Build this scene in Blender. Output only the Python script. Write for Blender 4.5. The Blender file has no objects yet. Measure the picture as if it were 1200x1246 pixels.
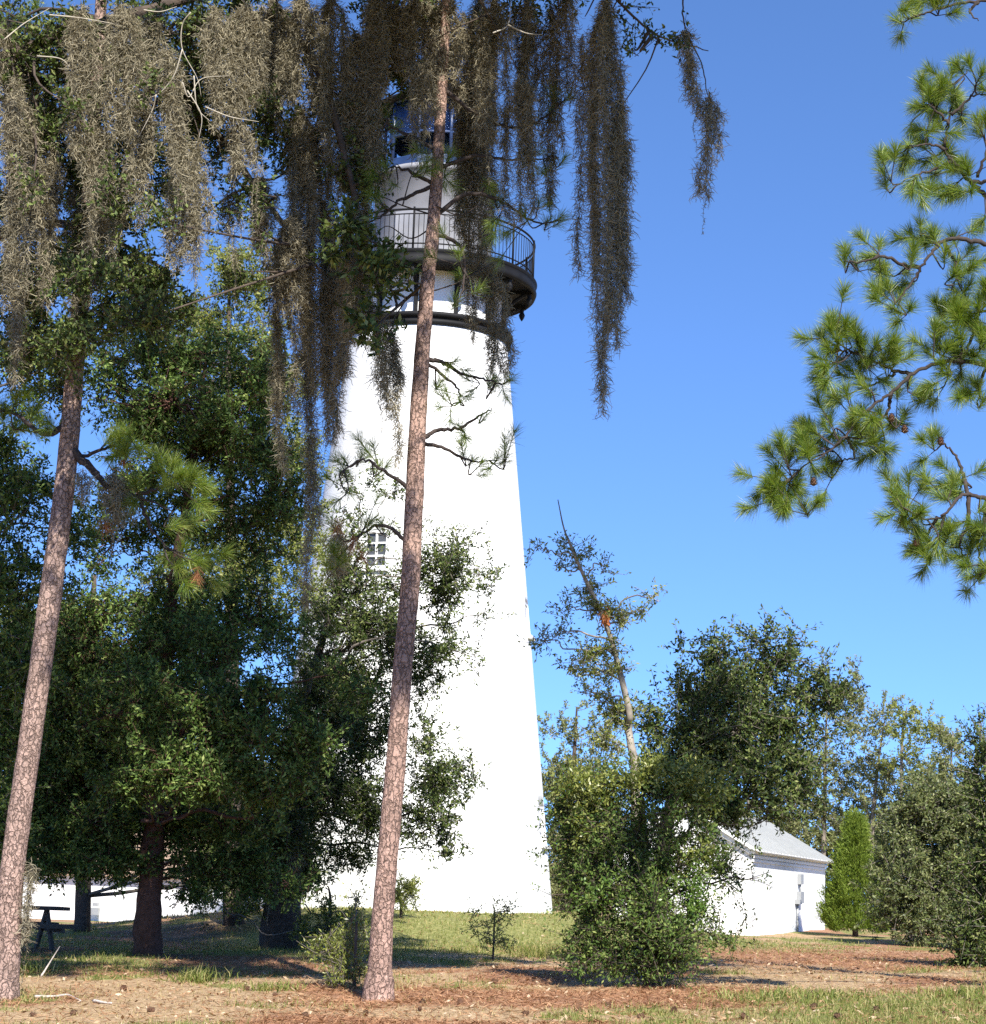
import bpy, math, random
import numpy as np
from mathutils import Vector, Matrix

sc = bpy.context.scene
COL = sc.collection
R = math.radians

# ------------------------------------------------------------------ camera
F = 2400.0                      # focal length in photo pixels (photo is 1200 x 1246)
EYE = np.array([0.0, 0.0, 1.6])
PITCH = math.atan(462 / F)
ROLL = R(2.0)
fw = np.array([0, math.cos(PITCH), math.sin(PITCH)])
r0 = np.array([1.0, 0, 0]); u0 = np.array([0, -math.sin(PITCH), math.cos(PITCH)])
rt = r0 * math.cos(ROLL) + u0 * math.sin(ROLL)
up = u0 * math.cos(ROLL) - r0 * math.sin(ROLL)
cam = bpy.data.cameras.new('camera')
cam.sensor_fit = 'HORIZONTAL'; cam.sensor_width = 36; cam.lens = 36 * F / 1200
cam.clip_end = 5000
co = bpy.data.objects.new('camera', cam); COL.objects.link(co)
M = Matrix(((rt[0], up[0], -fw[0], EYE[0]), (rt[1], up[1], -fw[1], EYE[1]), (rt[2], up[2], -fw[2], EYE[2]), (0, 0, 0, 1)))
co.matrix_world = M
sc.camera = co

# ------------------------------------------------------------------ world, sun, exposure
SUN_AZ, SUN_EL = R(15), R(41)    # behind the camera, a little to its right
w = bpy.data.worlds.new('World'); sc.world = w; w.use_nodes = True
nt = w.node_tree
sky = nt.nodes.new('ShaderNodeTexSky'); sky.sky_type = 'NISHITA'; sky.sun_disc = False
sky.sun_elevation = SUN_EL; sky.sun_rotation = math.pi - SUN_AZ
sky.altitude = 0; sky.air_density = 0.68; sky.dust_density = 0.0; sky.ozone_density = 10.0
bg = nt.nodes['Background']; bg.inputs[1].default_value = 0.15
tcw = nt.nodes.new('ShaderNodeTexCoord'); ad = nt.nodes.new('ShaderNodeVectorMath'); ad.operation = 'ADD'; ad.inputs[1].default_value = (0, 0, .105)
nm = nt.nodes.new('ShaderNodeVectorMath'); nm.operation = 'NORMALIZE'
nt.links.new(tcw.outputs['Generated'], ad.inputs[0]); nt.links.new(ad.outputs[0], nm.inputs[0]); nt.links.new(nm.outputs[0], sky.inputs['Vector'])
mm = nt.nodes.new('ShaderNodeMix'); mm.data_type = 'RGBA'; mm.blend_type = 'MULTIPLY'; mm.inputs[0].default_value = 1; mm.inputs[7].default_value = (1.02, .99, .97, 1)
nt.links.new(sky.outputs[0], mm.inputs[6]); nt.links.new(mm.outputs[2], bg.inputs[0])
sl = bpy.data.lights.new('sun', 'SUN'); sl.energy = 5.0; sl.angle = R(0.5); sl.color = (1, .95, .86)
so = bpy.data.objects.new('sun', sl); COL.objects.link(so)
so.rotation_euler = Vector((-math.sin(SUN_AZ) * math.cos(SUN_EL), math.cos(SUN_AZ) * math.cos(SUN_EL), -math.sin(SUN_EL))).to_track_quat('-Z', 'Y').to_euler()
sc.view_settings.view_transform = 'Standard'; sc.view_settings.look = 'None'
sc.view_settings.exposure = 0.95; sc.view_settings.gamma = 1
sc.cycles.max_bounces = 6; sc.cycles.diffuse_bounces = 3; sc.cycles.glossy_bounces = 3
sc.cycles.transmission_bounces = 5; sc.cycles.transparent_max_bounces = 8
sc.cycles.use_denoising = False

# ------------------------------------------------------------------ helpers
def P(px, py, d):
    """point at world distance d (along +Y) that the photo shows at pixel px, py"""
    v = fw + rt * (px - 600) / F - up * (py - 623) / F
    return EYE + v * (d / v[1])
def nrm(a):
    return a / np.maximum(np.linalg.norm(a, axis=-1, keepdims=True), 1e-9)
_hash = np.random.default_rng(7).random((64, 64, 8))
def vn(x, y, s=1.0, k=0):
    x = np.asarray(x, float) * s + 13.7 * k + 1000; y = np.asarray(y, float) * s + 7.1 * k + 1000
    i = np.floor(x).astype(int); j = np.floor(y).astype(int); f = x - i; g = y - j
    f = f * f * (3 - 2 * f); g = g * g * (3 - 2 * g); h = _hash[:, :, k % 8]
    a = h[i % 64, j % 64]; b = h[(i + 1) % 64, j % 64]; c = h[i % 64, (j + 1) % 64]; e = h[(i + 1) % 64, (j + 1) % 64]
    return (a * (1 - f) + b * f) * (1 - g) + (c * (1 - f) + e * f) * g
def fbm(x, y, s=1.0, k=0):
    return (vn(x, y, s, k) + .5 * vn(x, y, s * 2.1, k + 1) + .25 * vn(x, y, s * 4.3, k + 2)) / 1.75

TWR = P(492, 1110, 50)          # foot of the tower axis
def zg(x, y):
    x = np.asarray(x, float); y = np.asarray(y, float)
    z = .26 + .02 * np.clip(y - 20, -20, 10) + .009 * np.clip(y - 30, 0, 40)
    fade = np.clip((46 - y) / 20, 0, 1)
    z = z + .032 * np.clip(x, -12, 12) * fade
    r = np.hypot(x - TWR[0], (y - 48.5) * 1.0)
    z = z + .52 / (1 + np.exp((r - 6.6) / .9))
    z = z - .019 * np.clip(y - 34, 0, 45) * np.clip((-3 - x) / 4, 0, 1)
    z = z + (fbm(x, y, .45, 1) - .5) * .07
    return z
def on_ground(px, py, d):
    p = P(px, py, d); p[2] = float(zg(p[0], p[1])); return p

class GB:
    """collects vertices and faces; build() links them as one mesh object"""
    def __init__(s): s.v = []; s.q = []; s.t = []; s.n = 0
    def add(s, v, q=None, t=None):
        v = np.asarray(v, float).reshape(-1, 3); s.v.append(v)
        if q is not None and len(q): s.q.append(np.asarray(q, int).reshape(-1, 4) + s.n)
        if t is not None and len(t): s.t.append(np.asarray(t, int).reshape(-1, 3) + s.n)
        s.n += len(v)
    def build(s, name, mat, parent=None, smooth=True, origin=None):
        V = np.concatenate(s.v) if s.v else np.zeros((0, 3))
        o3 = np.array(parent_loc(parent)) if parent is not None else (np.zeros(3) if origin is None else np.asarray(origin, float))
        V = V - o3
        Q = np.concatenate(s.q) if s.q else np.zeros((0, 4), int); T = np.concatenate(s.t) if s.t else np.zeros((0, 3), int)
        me = bpy.data.meshes.new(name)
        me.vertices.add(len(V)); me.vertices.foreach_set('co', V.astype(np.float32).ravel())
        nl = Q.size + T.size; me.loops.add(nl)
        me.loops.foreach_set('vertex_index', np.concatenate([Q.ravel(), T.ravel()]).astype(np.int32))
        npoly = len(Q) + len(T); me.polygons.add(npoly)
        ls = np.concatenate([np.arange(len(Q)) * 4, Q.size + np.arange(len(T)) * 3]).astype(np.int32)
        me.polygons.foreach_set('loop_start', ls)
        me.polygons.foreach_set('use_smooth', np.full(npoly, smooth))
        me.update(calc_edges=True); me.validate()
        if mat: me.materials.append(mat)
        o = bpy.data.objects.new(name, me); COL.objects.link(o)
        if parent is not None: o.parent = parent
        elif origin is not None: o.location = o3
        return o
def parent_loc(p):
    l = np.array(p.location)
    while p.parent is not None:
        p = p.parent; l = l + np.array(p.location)
    return l
def tag(o, label=None, cat=None, group=None, kind=None):
    if label: o['label'] = label
    if cat: o['category'] = cat
    if group: o['group'] = group
    if kind: o['kind'] = kind
    return o
def thing(name, label, cat, loc, group=None):
    o = bpy.data.objects.new(name, None); COL.objects.link(o); o.location = tuple(loc); o.empty_display_size = .3
    return tag(o, label, cat, group)

def smooth_path(pts, n):
    pts = np.asarray(pts, float)
    if len(pts) < 3:
        t = np.linspace(0, 1, n)[:, None]; return pts[0] * (1 - t) + pts[-1] * t
    P_ = np.vstack([2 * pts[0] - pts[1], pts, 2 * pts[-1] - pts[-2]]); out = []
    for u in np.linspace(0, len(pts) - 1 - 1e-6, n):
        i = int(u); f = u - i; a, b, c, d = P_[i:i + 4]
        out.append(.5 * (2 * b + (c - a) * f + (2 * a - 5 * b + 4 * c - d) * f ** 2 + (3 * b - a - 3 * c + d) * f ** 3))
    return np.array(out)
def tube(gb, pts, rad, ns=8, rough=0.0, rng=None, cap=True):
    pts = np.asarray(pts, float); n = len(pts); rad = np.broadcast_to(np.asarray(rad, float), (n,))
    d = nrm(np.gradient(pts, axis=0)); ref = np.array([0, 0, 1.0]) if abs(d[:, 2]).mean() < .8 else np.array([1.0, 0, 0])
    a = nrm(np.cross(d, ref)); b = np.cross(d, a)
    th = np.arange(ns) * 2 * math.pi / ns
    rr = rad[:, None] * np.ones(ns)
    if rough and rng is not None: rr = rr * (1 + rough * rng.standard_normal((n, ns)))
    V = pts[:, None] + rr[..., None] * (np.cos(th)[None, :, None] * a[:, None] + np.sin(th)[None, :, None] * b[:, None])
    i = np.arange(n - 1)[:, None] * ns; j = np.arange(ns)[None]; k = (j + 1) % ns
    Q = np.stack([i + j, i + k, i + ns + k, i + ns + j], -1).reshape(-1, 4)
    V = V.reshape(-1, 3); T = []
    if cap:
        V = np.vstack([V, pts[0], pts[-1]]); m = n * ns
        T = [(m, (q + 1) % ns, q) for q in range(ns)] + [(m + 1, (n - 1) * ns + q, (n - 1) * ns + (q + 1) % ns) for q in range(ns)]
    gb.add(V, Q, T)
def thin_tubes(gb, A, B, ra, rb, bend=None):
    """many 3-sided two-segment twigs at once"""
    A = np.asarray(A, float).reshape(-1, 3); B = np.asarray(B, float).reshape(-1, 3); N = len(A)
    if N == 0: return
    mid = (A + B) / 2 if bend is None else (A + B) / 2 + bend
    d = nrm(B - A); ref = np.where(np.abs(d[:, 2:3]) < .8, [[0, 0, 1.0]], [[1.0, 0, 0]])
    a = nrm(np.cross(d, ref)); b = np.cross(d, a)
    ra = np.broadcast_to(ra, (N,))[:, None]; rb = np.broadcast_to(rb, (N,))[:, None]
    rings = []
    for p, r in ((A, ra), (mid, (ra + rb) / 2), (B, rb)):
        for th in (0, 2.094, 4.189):
            rings.append(p + r * (math.cos(th) * a + math.sin(th) * b))
    V = np.stack(rings, 1).reshape(-1, 3)
    base = np.arange(N)[:, None] * 9
    q = np.array([[0, 1, 4, 3], [1, 2, 5, 4], [2, 0, 3, 5], [3, 4, 7, 6], [4, 5, 8, 7], [5, 3, 6, 8]])
    gb.add(V, (base[:, :, None] + q[None]).reshape(-1, 4))
def box(gb, c, s, ax=None):
    c = np.asarray(c, float); h = np.asarray(s, float) / 2
    g = np.array([[x, y, z] for z in (-1, 1) for y in (-1, 1) for x in (-1, 1)]) * h
    if ax is not None: g = g @ np.asarray(ax)
    gb.add(g + c, [(0, 2, 3, 1), (4, 5, 7, 6), (0, 1, 5, 4), (2, 6, 7, 3), (0, 4, 6, 2), (1, 3, 7, 5)])
def lathe(gb, prof, c, ns=96, a0=0, a1=2 * math.pi):
    full = abs(a1 - a0 - 2 * math.pi) < 1e-6
    th = a0 + (a1 - a0) * np.arange(ns + (0 if full else 1)) / ns; m = len(th)
    pr = np.asarray(prof, float)
    V = np.stack([c[0] + pr[:, :1] * np.cos(th), c[1] + pr[:, :1] * np.sin(th), c[2] + pr[:, 1:2] + 0 * th], -1).reshape(-1, 3)
    i = np.arange(len(pr) - 1)[:, None] * m; j = np.arange(m if full else m - 1)[None]; k = (j + 1) % m
    gb.add(V, np.stack([i + j, i + k, i + m + k, i + m + j], -1).reshape(-1, 4))

# ------------------------------------------------------------------ materials
def node_mat(name):
    m = bpy.data.materials.new(name); m.use_nodes = True; t = m.node_tree
    return m, t, t.nodes['Principled BSDF'], t.nodes['Material Output']
def ramp(t, stops, interp='LINEAR'):
    r = t.nodes.new('ShaderNodeValToRGB'); r.color_ramp.interpolation = interp; e = r.color_ramp.elements
    while len(e) < len(stops): e.new(.5)
    for k, (p, c) in enumerate(stops): e[k].position = p; e[k].color = (*c, 1) if len(c) == 3 else c
    return r
def plain(name, col, rough=.6, metal=0, var=.12, scale=3.0, bump=0.0, bscale=40):
    m, t, b, o = node_mat(name)
    tc = t.nodes.new('ShaderNodeTexCoord'); n = t.nodes.new('ShaderNodeTexNoise'); n.inputs['Scale'].default_value = scale; n.inputs['Detail'].default_value = 6
    t.links.new(tc.outputs['Object'], n.inputs['Vector'])
    c = np.array(col); r = ramp(t, [(.25, tuple(c * (1 - var))), (.75, tuple(np.minimum(c * (1 + var), 1)))])
    t.links.new(n.outputs['Fac'], r.inputs[0]); t.links.new(r.outputs[0], b.inputs['Base Color'])
    b.inputs['Roughness'].default_value = rough; b.inputs['Metallic'].default_value = metal
    if bump:
        n2 = t.nodes.new('ShaderNodeTexNoise'); n2.inputs['Scale'].default_value = bscale; t.links.new(tc.outputs['Object'], n2.inputs['Vector'])
        bp = t.nodes.new('ShaderNodeBump'); bp.inputs['Strength'].default_value = bump; bp.inputs['Distance'].default_value = .02
        t.links.new(n2.outputs['Fac'], bp.inputs['Height']); t.links.new(bp.outputs[0], b.inputs['Normal'])
    return m
def leafy(name, stops, trans=.3, rough=.45, spec=.5, tcol=None):
    m, t, b, o = node_mat(name)
    g = t.nodes.new('ShaderNodeNewGeometry'); r = ramp(t, stops)
    t.links.new(g.outputs['Random Per Island'], r.inputs[0]); t.links.new(r.outputs[0], b.inputs['Base Color'])
    b.inputs['Roughness'].default_value = rough; b.inputs['Specular IOR Level'].default_value = spec
    if trans:
        tr = t.nodes.new('ShaderNodeBsdfTranslucent'); mx = t.nodes.new('ShaderNodeMixShader'); mx.inputs[0].default_value = trans
        mc = t.nodes.new('ShaderNodeMix'); mc.data_type = 'RGBA'; mc.blend_type = 'MULTIPLY'; mc.inputs[0].default_value = 1
        t.links.new(r.outputs[0], mc.inputs[6]); mc.inputs[7].default_value = (*(tcol or (1.5, 1.6, .7)), 1)
        t.links.new(mc.outputs[2], tr.inputs[0]); t.links.new(b.outputs[0], mx.inputs[1]); t.links.new(tr.outputs[0], mx.inputs[2])
        t.links.new(mx.outputs[0], o.inputs[0])
    return m
def pine_bark(name, plate, crev, scale=11):
    m, t, b, o = node_mat(name); L = t.links.new
    tc = t.nodes.new('ShaderNodeTexCoord'); mp = t.nodes.new('ShaderNodeMapping'); mp.inputs['Scale'].default_value = (1.0, 1.0, .5)
    L(tc.outputs['Object'], mp.inputs[0])
    def nz(s_, d_=5):
        n_ = t.nodes.new('ShaderNodeTexNoise'); n_.inputs['Scale'].default_value = s_; n_.inputs['Detail'].default_value = d_; L(tc.outputs['Object'], n_.inputs['Vector']); return n_
    def mix(f, a_, c_, mode='MIX'):
        x = t.nodes.new('ShaderNodeMix'); x.data_type = 'RGBA'; x.blend_type = mode
        for sock, v in ((x.inputs[0], f), (x.inputs[6], a_), (x.inputs[7], c_)):
            if hasattr(v, 'links'): L(v, sock)
            elif isinstance(v, tuple): sock.default_value = (*v, 1)
            else: sock.default_value = v
        return x.outputs[2]
    wn, fn, bn, mn = nz(9, 6), nz(85, 4), nz(3.5, 4), nz(30, 6)
    vec = mix(.07, mp.outputs[0], wn.outputs['Color'], 'LINEAR_LIGHT')
    def voro(sc_, feat):
        v = t.nodes.new('ShaderNodeTexVoronoi'); v.feature = feat; v.inputs['Scale'].default_value = sc_; L(vec, v.inputs['Vector']); return v
    ve, vc, v2 = voro(scale, 'DISTANCE_TO_EDGE'), voro(scale, 'F1'), voro(scale * 2.3, 'F1')
    p = np.array(plate)
    cr = ramp(t, [(0, tuple(p * .66)), (.5, tuple(p)), (1, tuple(np.minimum(p * 1.3, 1)))]); L(vc.outputs['Color'], cr.inputs[0])
    fl = ramp(t, [(0, tuple(p * .75)), (1, tuple(np.minimum(p * 1.25, 1)))]); L(v2.outputs['Color'], fl.inputs[0])
    pl = mix(.5, cr.outputs[0], fl.outputs[0]); pl = mix(.6, pl, mn.outputs['Fac'], 'OVERLAY'); pl = mix(.5, pl, fn.outputs['Fac'], 'OVERLAY'); pl = mix(.45, pl, bn.outputs['Fac'], 'OVERLAY')
    e_ = t.nodes.new('ShaderNodeMath'); e_.operation = 'MULTIPLY_ADD'; L(mn.outputs['Fac'], e_.inputs[0]); e_.inputs[1].default_value = .06; e_.inputs[2].default_value = -.022
    e2 = t.nodes.new('ShaderNodeMath'); e2.operation = 'ADD'; L(ve.outputs['Distance'], e2.inputs[0]); L(e_.outputs[0], e2.inputs[1])
    er = ramp(t, [(.0, (.0, .0, .0)), (.11, (1, 1, 1))]); L(e2.outputs[0], er.inputs[0])
    pn = nz(7, 3); pr_ = ramp(t, [(.36, (.15, .15, .15)), (.55, (.92, .92, .92))]); L(pn.outputs['Fac'], pr_.inputs[0])
    mxe = t.nodes.new('ShaderNodeMath'); mxe.operation = 'MAXIMUM'; L(er.outputs[0], mxe.inputs[0]); L(pr_.outputs[0], mxe.inputs[1])
    crv = mix(.7, mix(0.0, crev, crev), mn.outputs['Fac'], 'OVERLAY'); L(mix(mxe.outputs[0], crv, pl), b.inputs['Base Color']); b.inputs['Roughness'].default_value = .92; b.inputs['Specular IOR Level'].default_value = .2
    ad = t.nodes.new('ShaderNodeMath'); ad.operation = 'MULTIPLY_ADD'; L(mn.outputs['Fac'], ad.inputs[0]); ad.inputs[1].default_value = .8; L(er.outputs[0], ad.inputs[2])
    bp = t.nodes.new('ShaderNodeBump'); bp.inputs['Strength'].default_value = 1; bp.inputs['Distance'].default_value = .03; L(ad.outputs[0], bp.inputs['Height']); L(bp.outputs[0], b.inputs['Normal'])
    return m
def white_paint(name, col=(.82, .82, .80), brick=True):
    m, t, b, o = node_mat(name); L = t.links.new
    tc = t.nodes.new('ShaderNodeTexCoord'); mp = t.nodes.new('ShaderNodeMapping'); mp.inputs['Scale'].default_value = (1, 1, .12); L(tc.outputs['Object'], mp.inputs[0])
    n = t.nodes.new('ShaderNodeTexNoise'); n.inputs['Scale'].default_value = 2.2; n.inputs['Detail'].default_value = 8; L(mp.outputs[0], n.inputs['Vector'])
    c = np.array(col); r = ramp(t, [(.28, tuple(c * .86)), (.5, tuple(c)), (1, tuple(c))]); L(n.outputs['Fac'], r.inputs[0]); L(r.outputs[0], b.inputs['Base Color'])
    b.inputs['Roughness'].default_value = .55
    n2 = t.nodes.new('ShaderNodeTexNoise'); n2.inputs['Scale'].default_value = 14; n2.inputs['Detail'].default_value = 6; L(tc.outputs['Object'], n2.inputs['Vector'])
    bp = t.nodes.new('ShaderNodeBump'); bp.inputs['Strength'].default_value = .25; bp.inputs['Distance'].default_value = .02; L(n2.outputs['Fac'], bp.inputs['Height']); L(bp.outputs[0], b.inputs['Normal'])
    return m

m_white = white_paint('white_painted_brick')
m_white2 = white_paint('white_painted_block', (.8, .8, .79))
m_black = plain('black_iron', (.012, .012, .013), .6, var=.3)
m_black.node_tree.nodes['Principled BSDF'].inputs['Specular IOR Level'].default_value = .15
m_grey = plain('grey_watchroom_paint', (.27, .27, .285), .55, var=.18, scale=2)
m_lead = plain('dark_lantern_metal', (.025, .05, .13), .35, var=.2)
m_trim = plain('white_trim', (.78, .78, .77), .5, var=.04)
m_roof = plain('pale_metal_roof', (.68, .68, .67), .5, metal=.0, var=.08)
m_seam = plain('roof_seam', (.26, .27, .27), .5, var=.08)
m_dark = plain('dark_opening', (.075, .08, .085), .3, var=.2)
m_box = plain('grey_meter_box', (.28, .29, .30), .5, var=.1)
m_tan = plain('tan_roof_shingle', (.36, .25, .17), .9, var=.2, scale=12)
m_wood = plain('weathered_wood', (.10, .085, .07), .85, var=.3, scale=12)
m_stick = plain('bleached_stick', (.52, .46, .40), .9, var=.2, scale=20)
m_twig = plain('grey_twig', (.13, .11, .09), .9, var=.35, scale=15)
m_paletwig = plain('pale_lichen_twig', (.42, .38, .31), .9, var=.2, scale=15)
m_youngbark = plain('pale_grey_young_bark', (.27, .235, .19), .9, var=.5, scale=6)
m_bgbark = plain('grey_far_bark', (.20, .17, .14), .9, var=.3, scale=4)
m_oakbark = plain('dark_oak_bark', (.075, .055, .042), .95, var=.45, scale=9, bump=.9, bscale=30)
m_redbark = plain('reddish_oak_bark', (.095, .045, .03), .95, var=.45, scale=9, bump=.9, bscale=30)
m_pine = pine_bark('pine_bark_plates', (.34, .225, .18), (.25, .168, .135), 16)
m_pine2 = pine_bark('grey_pine_bark_plates', (.33, .23, .19), (.24, .168, .14), 18)
m_pinebr = plain('pine_branch_bark', (.045, .033, .028), .95, var=.4, scale=20)
m_oak = leafy('live_oak_leaves', [(0, (.018, .030, .008)), (.5, (.062, .095, .022)), (.85, (.14, .18, .045)), (1, (.25, .26, .10))], .15, .6, .22)
m_oakg = leafy('laurel_oak_leaves', [(0, (.02, .038, .009)), (.5, (.075, .13, .026)), (.85, (.165, .24, .052)), (1, (.28, .32, .11))], .16, .6, .22)
m_oaky = leafy('yellowing_leaves', [(0, (.11, .14, .025)), (.5, (.19, .22, .04)), (1, (.30, .30, .08))], .3, .5)
m_bush = leafy('shrub_leaves', [(0, (.045, .085, .016)), (.5, (.085, .14, .030)), (.85, (.15, .20, .045)), (1, (.25, .28, .09))], .2, .6, .22)
m_bushy = leafy('yellow_green_shrub_leaves', [(0, (.08, .10, .018)), (.6, (.19, .22, .04)), (1, (.33, .33, .10))], .25, .4, .5)
m_bright = leafy('fresh_green_leaves', [(0, (.06, .12, .02)), (.6, (.11, .19, .03)), (1, (.19, .26, .06))], .25, .4, .5)
m_bgleaf = leafy('dull_far_leaves', [(0, (.11, .125, .05)), (.5, (.18, .20, .075)), (.9, (.25, .26, .11)), (1, (.32, .26, .16))], .25, .6, .3)
m_bgdark = leafy('dark_far_leaves', [(0, (.06, .08, .026)), (.6, (.125, .155, .05)), (1, (.24, .25, .10))], .2, .5, .4)
m_cedar = leafy('cedar_sprays', [(0, (.075, .12, .016)), (.5, (.14, .20, .024)), (1, (.23, .29, .045))], .25, .6, .3)
m_needle = leafy('pine_needles', [(0, (.075, .13, .018)), (.5, (.15, .225, .03)), (.85, (.25, .30, .05)), (1, (.33, .34, .09))], .3, .4, .5)
m_dneedle = leafy('dead_pine_needles', [(0, (.28, .11, .05)), (1, (.46, .22, .11))], .2, .7, .3)
m_rust = leafy('orange_dead_leaves', [(0, (.40, .13, .05)), (1, (.52, .22, .09))], .3, .7, .3)
m_moss = leafy('spanish_moss', [(0, (.14, .125, .085)), (.5, (.265, .237, .165)), (.9, (.38, .335, .235)), (1, (.46, .41, .28))], .22, .85, .2, (1.1, 1.05, .9))
m_grass = leafy('grass_blades', [(0, (.08, .11, .018)), (.45, (.15, .18, .035)), (.72, (.25, .25, .075)), (1, (.44, .36, .17))], .25, .6, .3)
m_dry = leafy('dry_grass_blades', [(0, (.22, .17, .07)), (.6, (.36, .28, .13)), (1, (.50, .41, .22))], .2, .8, .2)
m_straw = leafy('pine_straw', [(0, (.17, .08, .04)), (.6, (.33, .17, .09)), (1, (.46, .27, .15))], .1, .8, .2)
m_litter = leafy('fallen_leaves', [(0, (.18, .10, .05)), (.6, (.36, .22, .12)), (1, (.60, .46, .32))], .1, .7, .3)
m_cone = plain('pine_cone_scales', (.11, .055, .03), .9, var=.35, scale=40)

# ------------------------------------------------------------------ ground
def weights(x, y):
    """green grass and red pine straw cover, 0..1, over the ground"""
    n1 = fbm(x, y, .55, 3); n2 = fbm(x, y, 1.7, 5)
    green = np.clip((n1 - .41) * 5, 0, 1) * np.clip((n2 - .3) * 3, 0, 1)
    r = np.hypot(x - TWR[0] - .5, y - 44)
    green = np.maximum(green, np.clip((10.5 - r) / 3, 0, 1) * (.55 + .6 * n2) * np.clip((x + 6.5) / 3, .15, 1))
    green = np.maximum(green, np.clip((x - 2.0) / 1.5, 0, 1) * np.clip((27 - y) / 3, 0, 1) * np.clip((n1 - .3) * 4, 0, 1) * .8)
    green = np.maximum(green, np.clip((-2.5 - x) / 2, 0, 1) * np.clip((y - 29) / 3, 0, 1) * .3 * n2)
    straw = np.clip((fbm(x, y, .5, 11) - .44) * 4, 0, 1) * (1 - .7 * green)
    band = np.exp(-((y - (24.2 + .12 * x)) / 1.5) ** 2) * np.clip((x + 3.0) / 2, 0, 1) * np.clip((3.6 - x) / 1.5, 0, 1)
    band2 = np.exp(-((y - 38) / 6.5) ** 2) * np.clip((x - 3.3) / 1.2, 0, 1)
    band3 = np.exp(-((y - 29) / 1.2) ** 2) * np.clip((-1 - x) / 2, 0, 1) * .8
    straw = np.clip(np.maximum.reduce([straw, band * (.6 + .6 * n2), band2 * (.5 + .7 * n2), band3]), 0, 1)
    return np.clip(green * (1 - .75 * np.maximum(band, band2)), 0, 1), straw
def axis(lo, hi, st, far):
    a = list(np.arange(lo, hi + 1e-6, st)); g = st; b = []; x = hi
    while x < far: g *= 1.35; x += g; b.append(x)
    c = []; x = lo; g = st
    while x > -far: g *= 1.35; x -= g; c.append(x)
    return np.array(c[::-1] + a + b)
gx = axis(-15, 15, .16, 900); gy = axis(14, 60, .16, 1400)
X, Y = np.meshgrid(gx, gy); Z = zg(X, Y) + (fbm(X, Y, 2.3, 2) - .5) * .035 * (np.abs(Y - 35) < 26)
g = GB(); nx, ny = len(gx), len(gy); i, j = np.meshgrid(np.arange(ny - 1), np.arange(nx - 1), indexing='ij'); b_ = i * nx + j
g.add(np.stack([X, Y, Z], -1).reshape(-1, 3), np.stack([b_, b_ + 1, b_ + nx + 1, b_ + nx], -1).reshape(-1, 4))
m, t, b, o = node_mat('pine_straw_ground'); L = t.links.new
def attr(n):
    a = t.nodes.new('ShaderNodeAttribute'); a.attribute_name = n; return a
tc = t.nodes.new('ShaderNodeTexCoord')
def noise(s, d=6):
    n = t.nodes.new('ShaderNodeTexNoise'); n.inputs['Scale'].default_value = s; n.inputs['Detail'].default_value = d; L(tc.outputs['Object'], n.inputs['Vector']); return n
n_a, n_b, n_c = noise(2.2), noise(14, 8), noise(60, 3)
base = ramp(t, [(.3, (.23, .155, .088)), (.5, (.39, .265, .15)), (.68, (.52, .39, .24))]); L(n_b.outputs['Fac'], base.inputs[0])
strw = ramp(t, [(.32, (.18, .085, .045)), (.5, (.33, .175, .10)), (.7, (.45, .27, .17))]); L(n_b.outputs['Fac'], strw.inputs[0])
grs = ramp(t, [(.3, (.12, .13, .035)), (.52, (.20, .205, .065)), (.7, (.34, .31, .13))])
shade_brown = ramp(t, [(.3, (.075, .055, .038)), (.55, (.14, .10, .065)), (.72, (.22, .16, .10))]); L(n_b.outputs['Fac'], shade_brown.inputs[0]); L(n_b.outputs['Fac'], grs.inputs[0])  # first ramp: darker ground brown that stands in for shade
def mixc(f, a, b2):
    x = t.nodes.new('ShaderNodeMix'); x.data_type = 'RGBA'; L(f, x.inputs[0]); L(a, x.inputs[6]); L(b2, x.inputs[7]); return x.outputs[2]
def thr(a):
    s = t.nodes.new('ShaderNodeMath'); s.operation = 'MULTIPLY_ADD'; L(n_c.outputs['Fac'], s.inputs[0]); s.inputs[1].default_value = .9; L(a, s.inputs[2])
    r_ = ramp(t, [(.75, (0, 0, 0)), (1.0, (1, 1, 1))]); L(s.outputs[0], r_.inputs[0]); return r_.outputs[0]
c1 = mixc(thr(attr('straw').outputs['Fac']), mixc(thr(attr('oak_shade').outputs['Fac']), base.outputs[0], shade_brown.outputs[0]), strw.outputs[0]); c2 = mixc(thr(attr('green').outputs['Fac']), c1, grs.outputs[0])
L(c2, b.inputs['Base Color']); b.inputs['Roughness'].default_value = .95; b.inputs['Specular IOR Level'].default_value = .15
bp = t.nodes.new('ShaderNodeBump'); bp.inputs['Strength'].default_value = 1; bp.inputs['Distance'].default_value = .05; L(n_b.outputs['Fac'], bp.inputs['Height']); L(bp.outputs[0], b.inputs['Normal'])
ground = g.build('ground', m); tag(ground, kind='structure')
gw, sw = weights(X, Y)
shade_w = np.clip((-1.6 - X) / 2.5, 0, 1) * np.clip((Y - 28.3) / 1.2, 0, 1) * np.clip((46 - Y) / 5, 0, 1) * (.55 + .9 * fbm(X, Y, .8, 9))  # where shade under the left oaks is painted into the ground colour
for nm, wv in (('green', gw), ('straw', sw), ('oak_shade', shade_w)):
    a = ground.data.attributes.new(nm, 'FLOAT', 'POINT'); a.data.foreach_set('value', wv.astype(np.float32).ravel())

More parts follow.
